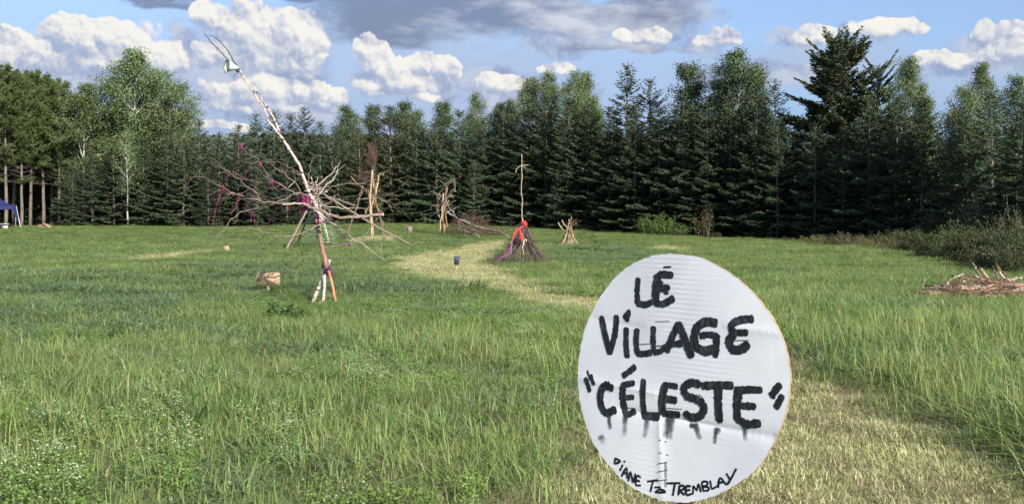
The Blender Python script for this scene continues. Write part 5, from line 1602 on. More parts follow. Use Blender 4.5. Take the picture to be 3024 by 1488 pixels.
def bundle():
    e = on_ground(1306, 692)
    Y = e.y
    o = root('stick_bundle', e, 'upright bundle of brown sticks with two long branches arching down to the right', 'sculpture')
    def sb(pts, r0, r1, mat, tw=1, lab=None):
        dy = rng.uniform(-0.5, 0.5, 2)
        n = len(pts)
        stick('stick', mat, [CB(x, y, Y + np.interp(i, [0, n - 1], dy)) for i, (x, y) in enumerate(pts)], r0, r1, o, twigs=tw, tl=0.5, jit=0.02, per=3, label=lab)
    for pts, r0, r1, mat in [([(332, 1150), (295, 870), (275, 720), (298, 600), (320, 510)], .07, .11, 'brownwood'), ([(226, 1160), (235, 980), (255, 800), (268, 590)], .06, .06, 'tanwood'),
                             ([(205, 880), (240, 980), (228, 1160)], .05, .05, 'tanwood'), ([(286, 1120), (262, 900), (290, 780), (345, 690)], .05, .04, 'tanwood'), ([(246, 1140), (280, 900), (302, 690)], .05, .05, 'brownwood'),
                             ([(268, 1140), (270, 900), (262, 620)], .06, .05, 'brownwood'), ([(300, 1100), (255, 880), (245, 640)], .05, .04, 'tanwood'), ([(180, 612), (280, 530), (350, 470), (422, 398)], .07, .05, 'darktwig'),
                             ([(412, 395), (426, 500), (405, 570), (318, 612)], .035, .025, 'greywood'), ([(230, 428), (270, 460), (325, 462), (400, 405)], .04, .03, 'greywood'), ([(133, 570), (172, 605), (190, 700), (212, 780), (200, 870)], .045, .03, 'greywood'),
                             ([(310, 650), (345, 635), (385, 615)], .035, .025, 'tanwood'), ([(330, 740), (380, 715), (432, 690)], .03, .02, 'tanwood'), ([(300, 840), (400, 824), (405, 862)], .03, .02, 'palewood'),
                             ([(215, 720), (270, 690), (320, 660)], .035, .03, 'tanwood'), ([(95, 810), (130, 750), (165, 735)], .025, .015, 'greywood'), ([(195, 1000), (215, 1060), (228, 1130)], .03, .03, 'brownwood')]:
        sb(pts, r0 * .62, r1 * .62, mat)
    LONG = [([(292, 640), (318, 730), (380, 830), (440, 920), (560, 980), (720, 1042)], .07, .04), ([(296, 840), (400, 892), (470, 930), (600, 990), (750, 1050), (900, 1080), (1010, 1100), (1130, 1158)], .075, .02),
            ([(1010, 1100), (1060, 1072), (1180, 1050), (1295, 1008)], .03, .015), ([(1060, 1120), (1150, 1105), (1260, 1075)], .025, .012), ([(460, 950), (490, 1040), (560, 1140)], .05, .03),
            ([(435, 1070), (560, 1100), (750, 1160)], .045, .025), ([(560, 1100), (640, 1065), (705, 1038)], .035, .02), ([(580, 985), (620, 930), (692, 878)], .025, .012)]
    for i, (pts, r0, r1) in enumerate(LONG):
        n = len(pts)
        y1 = Y - 2 - 10 * (max(p[0] for p in pts) - 300) / 900
        y0 = Y - 10 * max(0, (pts[0][0] - 300)) / 900
        r0, r1 = r0 * .8, r1 * .8
        stick('branch', 'palewood' if i in (1, 5) else 'greywood', [CB(x, y, np.interp(j, [0, n - 1], [y0, y1])) for j, (x, y) in enumerate(pts)], r0, r1, o, twigs=3, tl=0.7, jit=0.02, per=3)
    g = Geo()
    for x, y in ((385, 628), (232, 615), (190, 800), (152, 745), (205, 640), (425, 545)):
        c = np.array(CB(x, y, Y - 0.2))
        kites(g, c + rng.normal(0, 0.06, (6, 3)), rng.normal(0, 0.4, (6, 3)) + (0, 0, -1), 0.17, 0.05)
    g.build('dry_leaves', M_['thatch'], o)
    # brush heap to its right
    e = on_ground(1392, 694)
    h = root('brush_heap', e, 'low heap of fine brown brushwood between the stick bundle and the scarf pole', 'brush heap')
    g = Geo()
    for k in range(620):
        a = rng.random() * 6.28
        q = math.sqrt(rng.random())
        x, yv = e.x + 1.9 * q * math.cos(a) + 0.1, e.y + 1.1 * q * math.sin(a)
        zz = e.z + rng.random() * 1.75 * max(0.1, 1 - ((x - e.x + 0.5) / 2.2) ** 2) * (1 - 0.5 * q)
        d = unit(np.array([rng.normal(0.6, 0.6), rng.normal(0, 0.5), rng.normal(-0.1, 0.55)]))
        L = rng.uniform(0.3, 0.8)
        tube(g, crom([(x, yv, zz), np.array([x, yv, zz]) + d * L * .5 + rng.normal(0, .05, 3), np.array([x, yv, max(e.z, zz + d[2] * L)]) + d * L * (1, 1, 0)], 2), np.linspace(.012, .006, 5), 3)
    tw = g.build('twigs', M_['brushtwig'], h)
    tw['kind'] = 'stuff'
    for k in range(6):
        x0 = e.x + rng.uniform(-1.2, 0.6)
        stick('branch', 'brownwood', [(x0, e.y - 0.4, e.z + rng.uniform(0.3, 1.2)), (x0 + 0.6, e.y - 0.5, e.z + rng.uniform(0.2, 0.8)), (x0 + 1.4, e.y - 0.6, e.z + 0.1)], .03, .015, h, twigs=4, tl=0.5)


bundle()


def scarf_pole():
    e = on_ground(1545, 777)
    Y = e.y
    o = root('brush_teepee', e, 'tall thin pole rising from a skirt of brush and tied with a coral red scarf', 'sculpture')
    stick('pole', 'tanwood', [(e.x + 0.01, e.y, e.z - 0.05), CS(868, 850, Y), CS(892, 640, Y), CS(900, 420, Y), CS(876, 260, Y), CS(856, 60, Y), CP(1035, 600, Y), CP(1025, 480, Y), CP(1030, 350, Y), CP(1028, 165, Y)], .022, .012, o, jit=0.008, sides=8, per=4, knots=7)
    stick('cross_twig', 'palewood', [CP(973, 335, Y), CP(982, 305, Y), CP(998, 283, Y), CP(1025, 270, Y), CP(1055, 267, Y), CP(1082, 266, Y)], .009, .007, o, jit=0.004)
    stick('cross_twig', 'palewood', [CP(1026, 270, Y), CP(1050, 283, Y), CP(1063, 300, Y)], .006, .004, o)
    stick('cross_twig', 'brownwood', [CP(1010, 621, Y), CP(1032, 625, Y), CP(1055, 622, Y)], .005, .004, o)
    stick('stick', 'palewood', [CS(885, 930, Y - .5), CS(880, 720, Y - .45), CS(905, 640, Y - .4), CS(940, 622, Y - .4), CS(958, 650, Y - .4)], .022, .016, o, label='pale hooked stick in front of the brush')
    apex = np.array(CS(905, 330, Y))
    for k in range(78):
        a = (k + rng.random()) / 78 * 6.283
        R_ = rng.uniform(0.82, 1.0)
        fx = 1.04 * math.cos(a) * R_ * (1.15 if math.cos(a) < 0 else 0.95)
        fy = 0.95 * math.sin(a) * R_
        foot = np.array([e.x + fx - 0.05, e.y + fy, 0])
        foot[2] = float(terrain(foot[0], foot[1]))
        short = rng.random() < 0.35
        top = apex + rng.normal(0, 0.05, 3) + (0, 0, rng.uniform(-0.25, 0.18))
        if short:
            foot = foot + (np.array(apex) - foot) * rng.uniform(0.02, 0.2)
        stick('brush_branch', ('darktwig', 'brownwood', 'darktwig', 'greywood')[k % 4], [top, foot * .5 + top * .5 + rng.normal(0, .045, 3) + (-fx * .07, -fy * .07, -.08), foot], .010, .006, o, twigs=18, tl=0.40, jit=0.014, sides=5, per=3)
    # scarf: knot, band, fall
    def cloth(name, mat, pts, wid, thick, lab=None, lump=0.25):
        g = Geo()
        p = crom(pts, 6)
        n = len(p)
        w = np.interp(np.linspace(0, 1, n), np.linspace(0, 1, len(wid)), wid) * (1 + rng.normal(0, lump * 0.4, n))
        for layer in range(2):
            d = unit(np.gradient(p, axis=0))
            s = unit(np.cross(d, (0.15, 1, 0.1)))
            nn = np.cross(s, d)
            m = 13
            u = np.linspace(0, 2 * math.pi, m)
            ring = []
            for i in range(n):
                fold = 1 + 0.22 * np.sin(u * 3 + i * 0.4 + layer) + rng.normal(0, 0.06, m)
                fold[-1] = fold[0]
                ring.append(p[i] + (np.cos(u) * fold * w[i])[:, None] * s[i] + (np.sin(u) * fold * thick * (w[i] / max(w)))[:, None] * nn[i] + nn[i] * layer * thick * 0.4 + s[i] * layer * 0.02)
            v = np.array(ring).reshape(-1, 3)
            i = np.arange(n - 1)[:, None] * m + np.arange(m - 1)[None]
            g.add(v, np.stack([i, i + m, i + m + 1, i + 1], -1).reshape(-1, 4))
        c = g.build(name, M_[mat], o, smooth=True)
        if lab: c['label'] = lab
        return c
    cloth('red_scarf', 'red', [CS(850, 300, Y - .1), CS(875, 262, Y - .12), CS(905, 275, Y - .13), CS(912, 310, Y - .12), CS(880, 335, Y - .1)], (.018, .04, .05, .04, .025), .04, 'coral red knot round the pole')
    cloth('red_scarf', 'red', [CS(880, 335, Y - .12), CS(830, 365, Y - .3), CS(775, 395, Y - .45)], (.02, .018, .028), .018)
    cloth('red_scarf', 'red', [CS(770, 392, Y - .48), CS(808, 430, Y - .52), CS(828, 500, Y - .56), CS(838, 570, Y - .6), CS(846, 638, Y - .62)], (.022, .026, .028, .042, .034, .012), .015)
    cloth('red_scarf', 'red', [CS(845, 560, Y - .59), CS(868, 590, Y - .58), CS(884, 612, Y - .58)], (.02, .02, .008), .012)
    cloth('red_scarf', 'red', [CS(768, 394, Y - .49), CS(722, 450, Y - .6), CS(682, 530, Y - .68), CS(655, 600, Y - .72)], (.020, .018, .014, .010), .012)
    cloth('violet_scarf', 'violet', [CS(655, 595, Y - .72), CS(632, 680, Y - .8), CS(622, 760, Y - .85), CS(612, 850, Y - .9), CS(600, 900, Y - .92)], (.008, .010, .020, .022, .008), .008, 'violet gauze hanging below the red scarf')
    cloth('violet_scarf', 'violet', [CS(650, 890, Y - .92), CS(540, 930, Y - .95), CS(430, 990, Y - 1.0), CS(350, 1060, Y - 1.05), CS(282, 1135, Y - 1.1)], (.007, .008, .007, .006), .006)


scarf_pole()


def sheaf():
    e = on_ground(1680, 724)
    Y = e.y
    o = root('stick_sheaf', e, 'small sheaf of tan sticks standing by itself between the scarf pole and the round sign', 'sculpture')
    for pts, r, mat in [([(1978, 755), (1900, 620), (1860, 540), (1825, 400)], .03, 'tanwood'), ([(1740, 735), (1750, 570), (1800, 440), (1830, 300), (1890, 145)], .028, 'tanwood'), ([(1845, 745), (1835, 560), (1815, 380), (1835, 190)], .03, 'tanwood'),
                        ([(1610, 258), (1660, 360), (1750, 445), (1800, 470)], .028, 'palewood'), ([(1685, 212), (1730, 290), (1780, 345), (1800, 420)], .028, 'palewood'), ([(1800, 745), (1820, 600), (1855, 420), (1870, 280), (1940, 205)], .025, 'brownwood'),
                        ([(1880, 740), (1850, 600), (1840, 450), (1860, 330)], .028, 'tanwood'), ([(1715, 710), (1735, 560), (1780, 460), (1840, 380)], .03, 'darktwig'), ([(1660, 680), (1700, 600), (1770, 480)], .02, 'brownwood'),
                        ([(1930, 720), (1880, 560), (1850, 420), (1800, 300)], .025, 'brownwood'), ([(1985, 740), (1930, 560), (1890, 420), (1880, 330)], .024, 'tanwood'), ([(1780, 740), (1800, 580), (1810, 420)], .028, 'tanwood'),
                        ([(1860, 470), (1880, 330), (1950, 240), (2000, 290)], .015, 'brownwood'), ([(1930, 215), (2010, 215), (2090, 230)], .012, 'brownwood'), ([(1820, 745), (1815, 600), (1825, 460)], .025, 'tanwood'), ([(1900, 590), (1890, 450), (1905, 340), (1990, 270)], .015, 'brownwood')]:
        n = len(pts)
        dy = rng.uniform(-0.45, 0.45, 1)[0]
        stick('stick', mat, [CS(x, y, Y + np.interp(i, [0, n - 1], [dy, dy * 0.2])) for i, (x, y) in enumerate(pts)], r * .8, r * .6, o, twigs=1, tl=0.3, jit=0.012, per=3)
    for k in range(10):
        a = k * 0.63
        f = np.array([e.x + 0.55 * math.cos(a), e.y + 0.5 * math.sin(a), e.z - 0.03])
        stick('stick', ('tanwood', 'brownwood')[k % 2], [f, (f + np.array(CS(1835, 440, Y))) / 2, CS(1835 + rng.normal(0, 15), 440 - rng.uniform(0, 120), Y)], .024, .018, o, jit=0.012)
    g = Geo()
    wrap(g, CS(1835, 450, Y), (0, 0, 1), 0.14, 4, 0.06, 0.012)
    g.build('lashing', M_['darktwig'], o)


sheaf()


def log_heap():
    """the heap of cut branches at the right edge: every larger branch is a thing of its own"""
    def one(pts, r0, r1, mat, label, tw=0, tl=0.4, jit=.010):
        P = [np.array(p) for p in pts]
        c = P[len(P) // 2]
        o = stick('cut_branch', mat, P, r0, r1, None, twigs=tw, tl=tl, jit=jit, sides=8, per=4, knots=2)
        tag(o, label, 'branch', 'cut branches heaped at the right edge')
    Y = 20.0
    L = lambda x, y, dy: CL(x, y, Y + dy)
    named = [
        ([(1240, 730, -.5), (1500, 745, -.5), (1775, 765, -.45)], .036, .04, 'birch', 'white birch log lying on top of the heap at the right edge, longest pale one', 0),
        ([(940, 700, -.2), (1100, 720, -.25), (1260, 745, -.3)], .030, .034, 'palewood', 'pale log at the upper left end of the heap of cut branches', 0),
        ([(790, 770, .1), (900, 772, 0), (1000, 768, -.1)], .034, .036, 'palewood', 'pale log with its sawn end farthest left in the heap', 0),
        ([(385, 832, .2), (500, 800, .2), (650, 815, .15), (810, 800, .1)], .008, .020, 'palewood', 'thin pale branch sticking out of the left end of the heap', 2),
        ([(965, 822, -.3), (1050, 808, -.3), (1180, 790, -.35)], .03, .03, 'palewood', 'short pale log below the left end of the heap', 0),
        ([(1400, 800, -.65), (1600, 835, -.7), (1815, 870, -.7)], .032, .034, 'birch', 'white birch log in the middle of the heap, sloping down to the right', 0),
        ([(1560, 850, -.8), (1720, 862, -.8), (1900, 868, -.8)], .03, .03, 'birch', 'white birch log low in the middle of the heap', 0),
        ([(1330, 440, .3), (1470, 500, .2), (1660, 575, .1), (1850, 640, 0)], .010, .02, 'brownwood', 'thin brown branch reaching up to the left out of the heap', 3),
        ([(1575, 515, .1), (1700, 560, .1), (1920, 635, 0)], .022, .02, 'tanwood', 'tan branch slanting up to the left from the top of the heap', 0),
        ([(1695, 365, .2), (1770, 470, .15), (1860, 580, .1), (1930, 640, 0)], .024, .022, 'tanwood', 'stout tan branch pointing up steeply out of the heap', 0),
        ([(1530, 250, .9), (1570, 330, .8), (1600, 400, .6), (1700, 560, .3)], .020, .018, 'greywood', 'grey stick standing up against the dark brush behind the heap', 0),
        ([(1940, 310, .5), (1970, 380, .45), (2000, 440, .4), (2060, 600, .2)], .020, .018, 'greywood', 'grey stick standing up near the middle of the heap, left of the two crossing twigs', 0),
        ([(2005, 250, .4), (2040, 310, .4), (2150, 440, .3), (2300, 560, .1)], .012, .014, 'brownwood', 'long brown twig rising to the left above the right part of the heap', 1),
        ([(2000, 310, .4), (2080, 390, .35), (2180, 470, .3)], .009, .012, 'brownwood', 'short brown twig just under the long rising one above the heap', 0),
        ([(2070, 430, .1), (2150, 510, .1), (2320, 625, 0)], .018, .02, 'palewood', 'pale branch slanting over the right part of the heap', 0),
        ([(1660, 830, -.85), (1760, 770, -.8), (1900, 710, -.6), (2050, 690, -.4)], .018, .016, 'tanwood', 'tan branch lying across the front of the heap', 0),
        ([(1840, 1030, -1.0), (1950, 970, -1.0), (2080, 885, -.9)], .016, .018, 'palewood', 'pale branch poking out of the front of the heap into the grass', 0),
        ([(1240, 700, 0), (1280, 630, .05), (1350, 585, .1)], .014, .008, 'darktwig', 'dark twig curling up at the left of the heap', 1),
        ([(1500, 660, 0), (1560, 640, 0), (1600, 620, 0), (1670, 570, .1)], .024, .018, 'darktwig', 'dark crooked branch near the top of the heap', 1),
        ([(1005, 710, -.2), (1060, 620, -.1), (1150, 550, 0), (1260, 510, .1), (1350, 465, .2)], .009, .007, 'palewood', 'thin pale twig arching up from the left of the heap', 0),
        ([(1330, 620, 0), (1400, 660, 0), (1450, 695, -.1), (1510, 640, -.1)], .013, .012, 'palewood', 'pale forked twig left of the dark crooked branch in the heap', 0),
        ([(2480, 790, -.6), (2350, 850, -.7), (2355, 950, -.9)], .010, .012, 'tanwood', 'tan twig hanging over the front of the heap near the photo edge', 0),
        ([(2180, 610, .1), (2330, 580, .1), (2540, 555, .1)], .014, .012, 'palewood', 'pale branch running along the top of the heap to the right edge', 0),
        ([(2440, 800, -.5), (2560, 815, -.5), (2760, 800, -.5)], .045, .045, 'birch', 'thick white birch log cut by the right edge of the photo', 0),
        ([(2400, 750, -.2), (2560, 770, -.2), (2800, 760, -.2)], .035, .035, 'tanwood', 'tan log on top of the heap at the right edge of the photo', 0),
    ]
    for pts, r0, r1, mat, lab, tw in named:
        one([L(*p) for p in pts], r0, r1, mat, lab, tw)
    for k in range(52):
        x = rng.uniform(1150, 3000)
        top = np.interp(x, [1150, 1500, 2000, 2600, 3000], [775, 745, 705, 765, 790])
        bot = np.interp(x, [1150, 1500, 2000, 2600, 3000], [850, 930, 980, 1080, 1120])
        q = rng.random()
        y = top + (bot - top) * q
        dy = -0.2 - 0.9 * q + rng.uniform(-.15, .15)
        c = np.array(L(x, y, dy))
        gzv = float(terrain(c[0], c[1]))
        c[2] = max(c[2], gzv + 0.03)
        a = rng.normal(0, 0.42)
        d = np.array([math.cos(a), math.sin(a) * 0.8, rng.normal(0, 0.09)])
        ln = rng.uniform(0.35, 1.1)
        p0, p1 = c - d * ln, c + d * ln
        for p in (p0, p1): p[2] = max(p[2], gzv + 0.02)
        one([p0, c + rng.normal(0, .02, 3), p1], rng.uniform(.010, .030), rng.uniform(.008, .024), ('brownwood', 'brownwood', 'darktwig', 'tanwood', 'redbark', 'birch')[k % 6], 'cut branch lying jumbled in the heap of branches at the right edge', rng.integers(0, 2))
    g = Geo()
    for k in range(900):
        x = rng.uniform(1050, 3000)
        top = np.interp(x, [1050, 1500, 2000, 2600, 3000], [740, 690, 640, 730, 760])
        bot = np.interp(x, [1050, 1500, 2000, 2600, 3000], [840, 940, 990, 1090, 1130])
        q = rng.random()
        c = np.array(L(x, top + (bot - top) * q, -0.1 - 1.0 * q))
        c[2] = max(c[2], float(terrain(c[0], c[1])) + 0.02)
        d = unit(rng.normal(0, 1, 3) * (1, .8, .4))
        ln = rng.uniform(0.12, 0.4)
        tube(g, crom([c - d * ln, c + rng.normal(0, .03, 3), c + d * ln + (0, 0, .02)], 2), np.linspace(.007, .003, 5), 3)
    tag(g.build('fine_twigs', M_['brownwood']), 'tangle of fine brown twigs filling the heap at the right edge', 'twigs', None, 'stuff')


log_heap()


def camp():
    """the corner of the tent and the things beside it at the far left"""
    Y = 88.0
    X = lambda x: at(x / 6.34, 0, Y)[0]
    Z = lambda y: at(0, 560 + y / 6.34, Y)[2]
    zg = float(terrain(X(0), Y))
    o = root('canopy_tent', (X(345), Y, zg), 'navy blue pop-up canopy tent cut off by the left edge', 'tent')
    w = 3.0
    x1, x0 = X(305), X(305) - w
    zt, zp, zb = Z(300), Z(190), Z(372)
    g = Geo()
    ca, sa = 0.89, 0.45                                # the tent stands turned towards the viewer
    ring = np.array([(x1, Y), (x1 - w * ca, Y - w * sa), (x1 - w * ca - w * sa, Y - w * sa + w * ca), (x1 - w * sa, Y + w * ca)])
    m = 8
    per = []
    for i in range(4):
        a, b = ring[i], ring[(i + 1) % 4]
        for t in np.linspace(0, 1, m, endpoint=False):
            q = a + (b - a) * t
            per.append((q[0], q[1], zt - 0.05 * math.sin(math.pi * t)))
    per = np.array(per)
    c = np.append(ring.mean(0), zp + 0.35)
    rows = [per + (c - per) * t - np.array([0, 0, 0.18 * math.sin(math.pi * t)]) for t in (0, .25, .5, .75, .98)]
    v = np.concatenate(rows)
    k = len(per)
    i = np.arange(4)[:, None] * k + np.arange(k)[None]
    j = np.arange(4)[:, None] * k + (np.arange(k)[None] + 1) % k
    g.add(v, np.stack([i, j, j + k, i + k], -1).reshape(-1, 4))
    g.build('roof', M_['tent'], o, smooth=True)
    g = Geo()
    low = per.copy()
    low[:, 2] = zb + 0.02 * np.sin(np.arange(k) * 1.9)
    out = unit(np.concatenate([per[:, :2] - c[:2], np.zeros((k, 1))], 1)) * 0.01
    g.add(np.concatenate([per + out + (0, 0, .01), low + out]), np.stack([np.arange(k), (np.arange(k) + 1) % k, (np.arange(k) + 1) % k + k, np.arange(k) + k], 1))
    g.build('valance', M_['tent'], o)
    for xx, yy in ring:
        g = Geo()
        lean = 0.35 if xx == x1 and yy == Y else 0.0
        tube(g, [(xx - 0.03, yy + .03, zt - 0.02), (xx + lean * .5, yy, (zt + zg) / 2), (xx + lean, yy, zg - 0.02)], 0.02, 6)
        g.build('leg', M_['metal'], o)
    g = Geo()                                          # wall cloth gathered round the front corner
    n = 12
    t = np.linspace(0, 1, n)
    wd = np.interp(t, [0, 0.25, 1], [0.16, 0.14, 0.05])
    cx = np.interp(t, [0, 1], [x1 - 0.12, x1 + 0.2])
    cz = zb - (zb - Z(610)) * t
    vs = []
    for q in range(n):
        for u in np.linspace(-1, 1, 9):
            vs.append((cx[q] + u * wd[q], Y - 0.06 + 0.03 * math.cos(u * 9), cz[q]))
    i = np.arange(n - 1)[:, None] * 9 + np.arange(8)[None]
    g.add(vs, np.stack([i, i + 9, i + 10, i + 1], -1).reshape(-1, 4))
    g.build('gathered_wall', M_['tent'], o, smooth=True)
    g = Geo()
    tube(g, crom([(x1, Y - .02, zt), (X(410), Y - 0.6, (zt + zg) / 2 - 0.03), (X(522), Y - 1.2, float(terrain(X(522), Y - 1.2)))], 4), 0.018, 5)
    g.build('guy_rope', M_['rope'], o)
    # boards and boxes
    def ground(x, dy): return X(x), Y + dy, float(terrain(X(x), Y + dy))
    b = ground(40, -1.5)
    o = root('wooden_board', b, 'pale plywood board standing on edge under the navy tent', 'board')
    g = Geo(); box(g, (b[0] - 0.3, b[1], b[2] + 0.36), (0.78, 0.05, 0.76)); g.build('panel', M_['tanwood'], o)
    g = Geo(); box(g, (b[0] - 0.3, b[1] + 0.06, b[2] + 0.2), (0.6, 0.04, 0.06)); g.build('batten', M_['plank'], o)
    b = ground(133, -1.2)
    p = Geo(); tube(p, [(b[0] - 0.22, b[1], b[2] + 0.2), (b[0] + 0.25, b[1] - .1, b[2] + 0.08)], 0.045, 6)
    tag(p.build('pale_stick', M_['palewood']), 'short pale stick lying between the plywood board and the crate', 'stick')
    b = ground(305, -2.2)
    o = root('storage_crate', b, 'black and white storage crate on the grass in front of the navy tent', 'crate')
    g = Geo(); box(g, (b[0] - 0.16, b[1], b[2] + 0.22), (0.36, 0.4, 0.36)); box(g, (b[0] + 0.25, b[1], b[2] + 0.30), (0.42, 0.38, 0.2)); g.build('body', M_['crateblack'], o)
    g = Geo(); box(g, (b[0] + 0.24, b[1] - 0.2, b[2] + 0.13), (0.44, 0.05, 0.26)); g.build('front_panel', M_['cratewhite'], o)
    g = Geo(); box(g, (b[0] + 0.03, b[1], b[2] + 0.425), (0.82, 0.42, 0.04)); g.build('lid', M_['cratewhite'], o)
    # old planks
    for (xa, ya, xb, yb, dy, th, lab) in [(570, 690, 760, 700, -1, .10, 'old plank lying lowest on the left of the plank heap'), (600, 740, 840, 745, -1.2, .10, 'dark old plank along the front of the plank heap'), (575, 665, 740, 690, -.6, .08, 'yellowish old plank on the left top of the plank heap'),
                                          (735, 640, 905, 775, -1.3, .13, 'thick old beam sloping down to the right of the plank heap'), (690, 690, 745, 640, -.8, .09, 'old plank end pointing up in the plank heap'), (640, 715, 860, 728, -.9, .09, 'old plank in the middle of the plank heap')]:
        a_, b_ = np.array((X(xa), Y + 2 + dy, Z(ya))), np.array((X(xb), Y + 2 + dy - .2, Z(yb)))
        for q in (a_, b_): q[2] = max(q[2], float(terrain(q[0], q[1])) + th * .4)
        g = Geo()
        tube(g, [a_, (a_ + b_) / 2 + (0, 0, .01), b_], th, 4)
        tag(g.build('old_plank', M_['plank']), lab, 'plank', 'old planks heaped at the wood edge')


camp()


def weeds():
    for px, py, h, lab in [(828, 950, 0.42, 'dark leafy weed standing left of the tripod legs'), (322, 1010, 0.28, 'dark green weed patch amid the couch grass at the left'), (1400, 860, 0.30, 'leafy weed at the grass edge left of the round sign')]:
        e = on_ground(px, py)
        plant('weed', (e.x, e.y, e.z - 0.02), h, 1.1, lab, 'leafy weeds in the meadow')


M_['weed'] = leaf_mat('weed_leaves', (0.04, 0.095, 0.028), (0.09, 0.16, 0.05), None, 0, 0.3)
variant('weed', [shrub_geo(201, 0.45, 0.32, 12, 0.075, 30)], 'weed', 'bark')
BASEH['weed'] = 0.45
KINDS['weed'] = ('weed', 'weed')
weeds()


# ------------------------------------------------------------------ the round sign
def round_sign():
    YS, PHI = 2.6, 44.0
    C = np.array(at(2016, 1116, YS))
    n = np.array([-math.sin(R(PHI)), -math.cos(R(PHI)), 0.04])
    n = n / np.linalg.norm(n)
    up = np.array([0, 0, 1.0]) - n * n[2]
    up /= np.linalg.norm(up)
    ri = np.cross(up, n)
    eye = np.array([0, 0, CZ])

    def plane(x, y):                                   # traced point -> metres on the sign's own face
        d = np.array([(1640 + x / 1.6514 - CX) / FPX, 1.0, -(720 + y / 1.6514 - HY) / FPX])
        t = np.dot(C - eye, n) / np.dot(d, n)
        q = eye + d * t - C
        return np.array([np.dot(q, ri), np.dot(q, up)])

    out = [(560, 47), (690, 62), (800, 110), (900, 180), (990, 270), (1060, 370), (1110, 480), (1135, 590), (1138, 700), (1115, 840), (1070, 950), (1010, 1060), (930, 1140), (820, 1205), (720, 1245), (620, 1260),
           (500, 1243), (400, 1200), (320, 1140), (240, 1050), (180, 960), (140, 860), (115, 750), (105, 640), (112, 540), (135, 420), (180, 310), (230, 230), (300, 150), (380, 95), (470, 58)]
    rim = np.array([plane(*p) for p in out])
    rim = crom(np.vstack([rim, rim[:1]]), 8)[:-1]
    rim = rim + rng.normal(0, 0.0008, rim.shape)
    foot = gz(*(C - n * 0.02)[:2])
    sx, sy = C[0] - n[0] * 0.02 + ri[0] * -0.012, C[1] - n[1] * 0.02 + ri[1] * -0.012
    o = root('round_sign', (sx, sy, foot.z), 'round white painted cardboard sign with black hand lettering on a stake', 'sign')

    crease = [(plane(110, 655), plane(505, 735), 0.0022, 1), (plane(300, 800), plane(1075, 945), 0.0040, -1), (plane(840, 400), plane(1110, 440), 0.0025, 1), (plane(505, 850), plane(520, 1250), 0.0022, 1), (plane(160, 360), plane(420, 410), 0.0015, -1)]
    def bump(p):
        h = 0.004 * np.sin(p[:, 0] * 9 + 1) * np.sin(p[:, 1] * 7) - 0.004 * (p[:, 0] / 0.3) ** 2
        h += 0.00016 * np.sin(p[:, 1] * 2 * math.pi / 0.0125 + 0.35 * np.sin(p[:, 0] * 21)) * (0.55 + 0.45 * np.sin(p[:, 0] * 13 + p[:, 1] * 9))
        for a, b, k, s in crease:
            d = b - a
            L = np.linalg.norm(d)
            d = d / L
            r_ = p - a
            along = r_ @ d
            off = r_ @ np.array([-d[1], d[0]])
            fade = np.clip(np.minimum(along, L - along) / 0.03 + 0.6, 0, 1)
            h += s * k * np.exp(-np.abs(off) / 0.012) * fade
        return h
    m = len(rim)
    c0 = rim.mean(0)
    ts = np.concatenate([[0.0], np.linspace(0.012, 1, 260)])
    P2 = np.concatenate([c0[None]] + [c0 + (rim - c0) * t for t in ts[1:]])
    P3 = C + P2[:, :1] * ri + P2[:, 1:] * up + bump(P2)[:, None] * n
    g = Geo()
    nr = len(ts) - 1
    k = np.arange(m)
    k2 = (k + 1) % m
    f = np.concatenate([np.stack([1 + i * m + k, 1 + (i + 1) * m + k, 1 + (i + 1) * m + k2, 1 + i * m + k2], 1) for i in range(nr - 1)])
    g.add(P3, f)
    g.f.append(np.stack([np.zeros(m, int), 1 + k, 1 + k2], 1))
    mat, t, so = mat_new('white_house_paint')
    tc = t.new('ShaderNodeTexCoord').outputs['Object']
    n1 = t.noise(tc, 9, 5, 0.6)
    n2 = t.noise(t.vm('MULTIPLY', tc, (40, 40, 160)), 1.6, 4, 0.6)
    col = t.mixc(t.smooth(n1, 0.35, 0.75), (0.80, 0.81, 0.82), (0.72, 0.73, 0.745))
    grime = t.smooth(t.noise(tc, 5.5, 6, 0.72), 0.56, 0.80, 0.0, 0.5)
    col = t.mixc(grime, col, (0.55, 0.56, 0.57))
    p = t.new('ShaderNodeBsdfPrincipled')
    t.put(p.inputs['Base Color'], col)
    p.inputs['Roughness'].default_value = 0.5
    p.inputs['Specular IOR Level'].default_value = 0.35
    b = t.new('ShaderNodeBump')
    b.inputs['Strength'].default_value = 0.25
    b.inputs['Distance'].default_value = 0.0008
    t.put(b.inputs['Height'], n2)
    t.l.new(b.outputs[0], p.inputs['Normal'])
    t.l.new(p.outputs[0], so.inputs[0])
    board = g.build('board', mat, o, smooth=True)
    g = Geo()                                          # bare cardboard edge and back
    fr = P3[1 + (nr - 1) * m:]
    bk = fr - n * 0.007 * (1 + 0.15 * rng.normal(0, 1, (m, 1)))
    g.add(np.concatenate([fr + n * 0.0002, bk]), np.stack([k, k2, k2 + m, k + m], 1))
    g.f.append(np.array([list(range(2 * m - 1, m - 1, -1))]))
    g.build('cardboard_edge', M_['card'], board)
    # stake
    g = Geo()
    zt = C[2] + 0.05
    box(g, (sx - n[0] * 0.012, sy - n[1] * 0.012, (zt + foot.z - 0.15) / 2), (0.042, 0.026, zt - foot.z + 0.15), Matrix.Rotation(-R(PHI), 4, 'Z'))
    st = g.build('stake', M_['orange'], o)

    # brush lettering
    mat, t, so = mat_new('black_brush_paint')
    tc = t.new('ShaderNodeTexCoord').outputs['Object']
    e_, d_ = attr(t, 'edge'), attr(t, 'dens')
    nz = t.noise(t.vm('MULTIPLY', tc, (1, 1, 2.2)), 190, 5, 0.7)
    nz2 = t.noise(tc, 60, 3, 0.6)
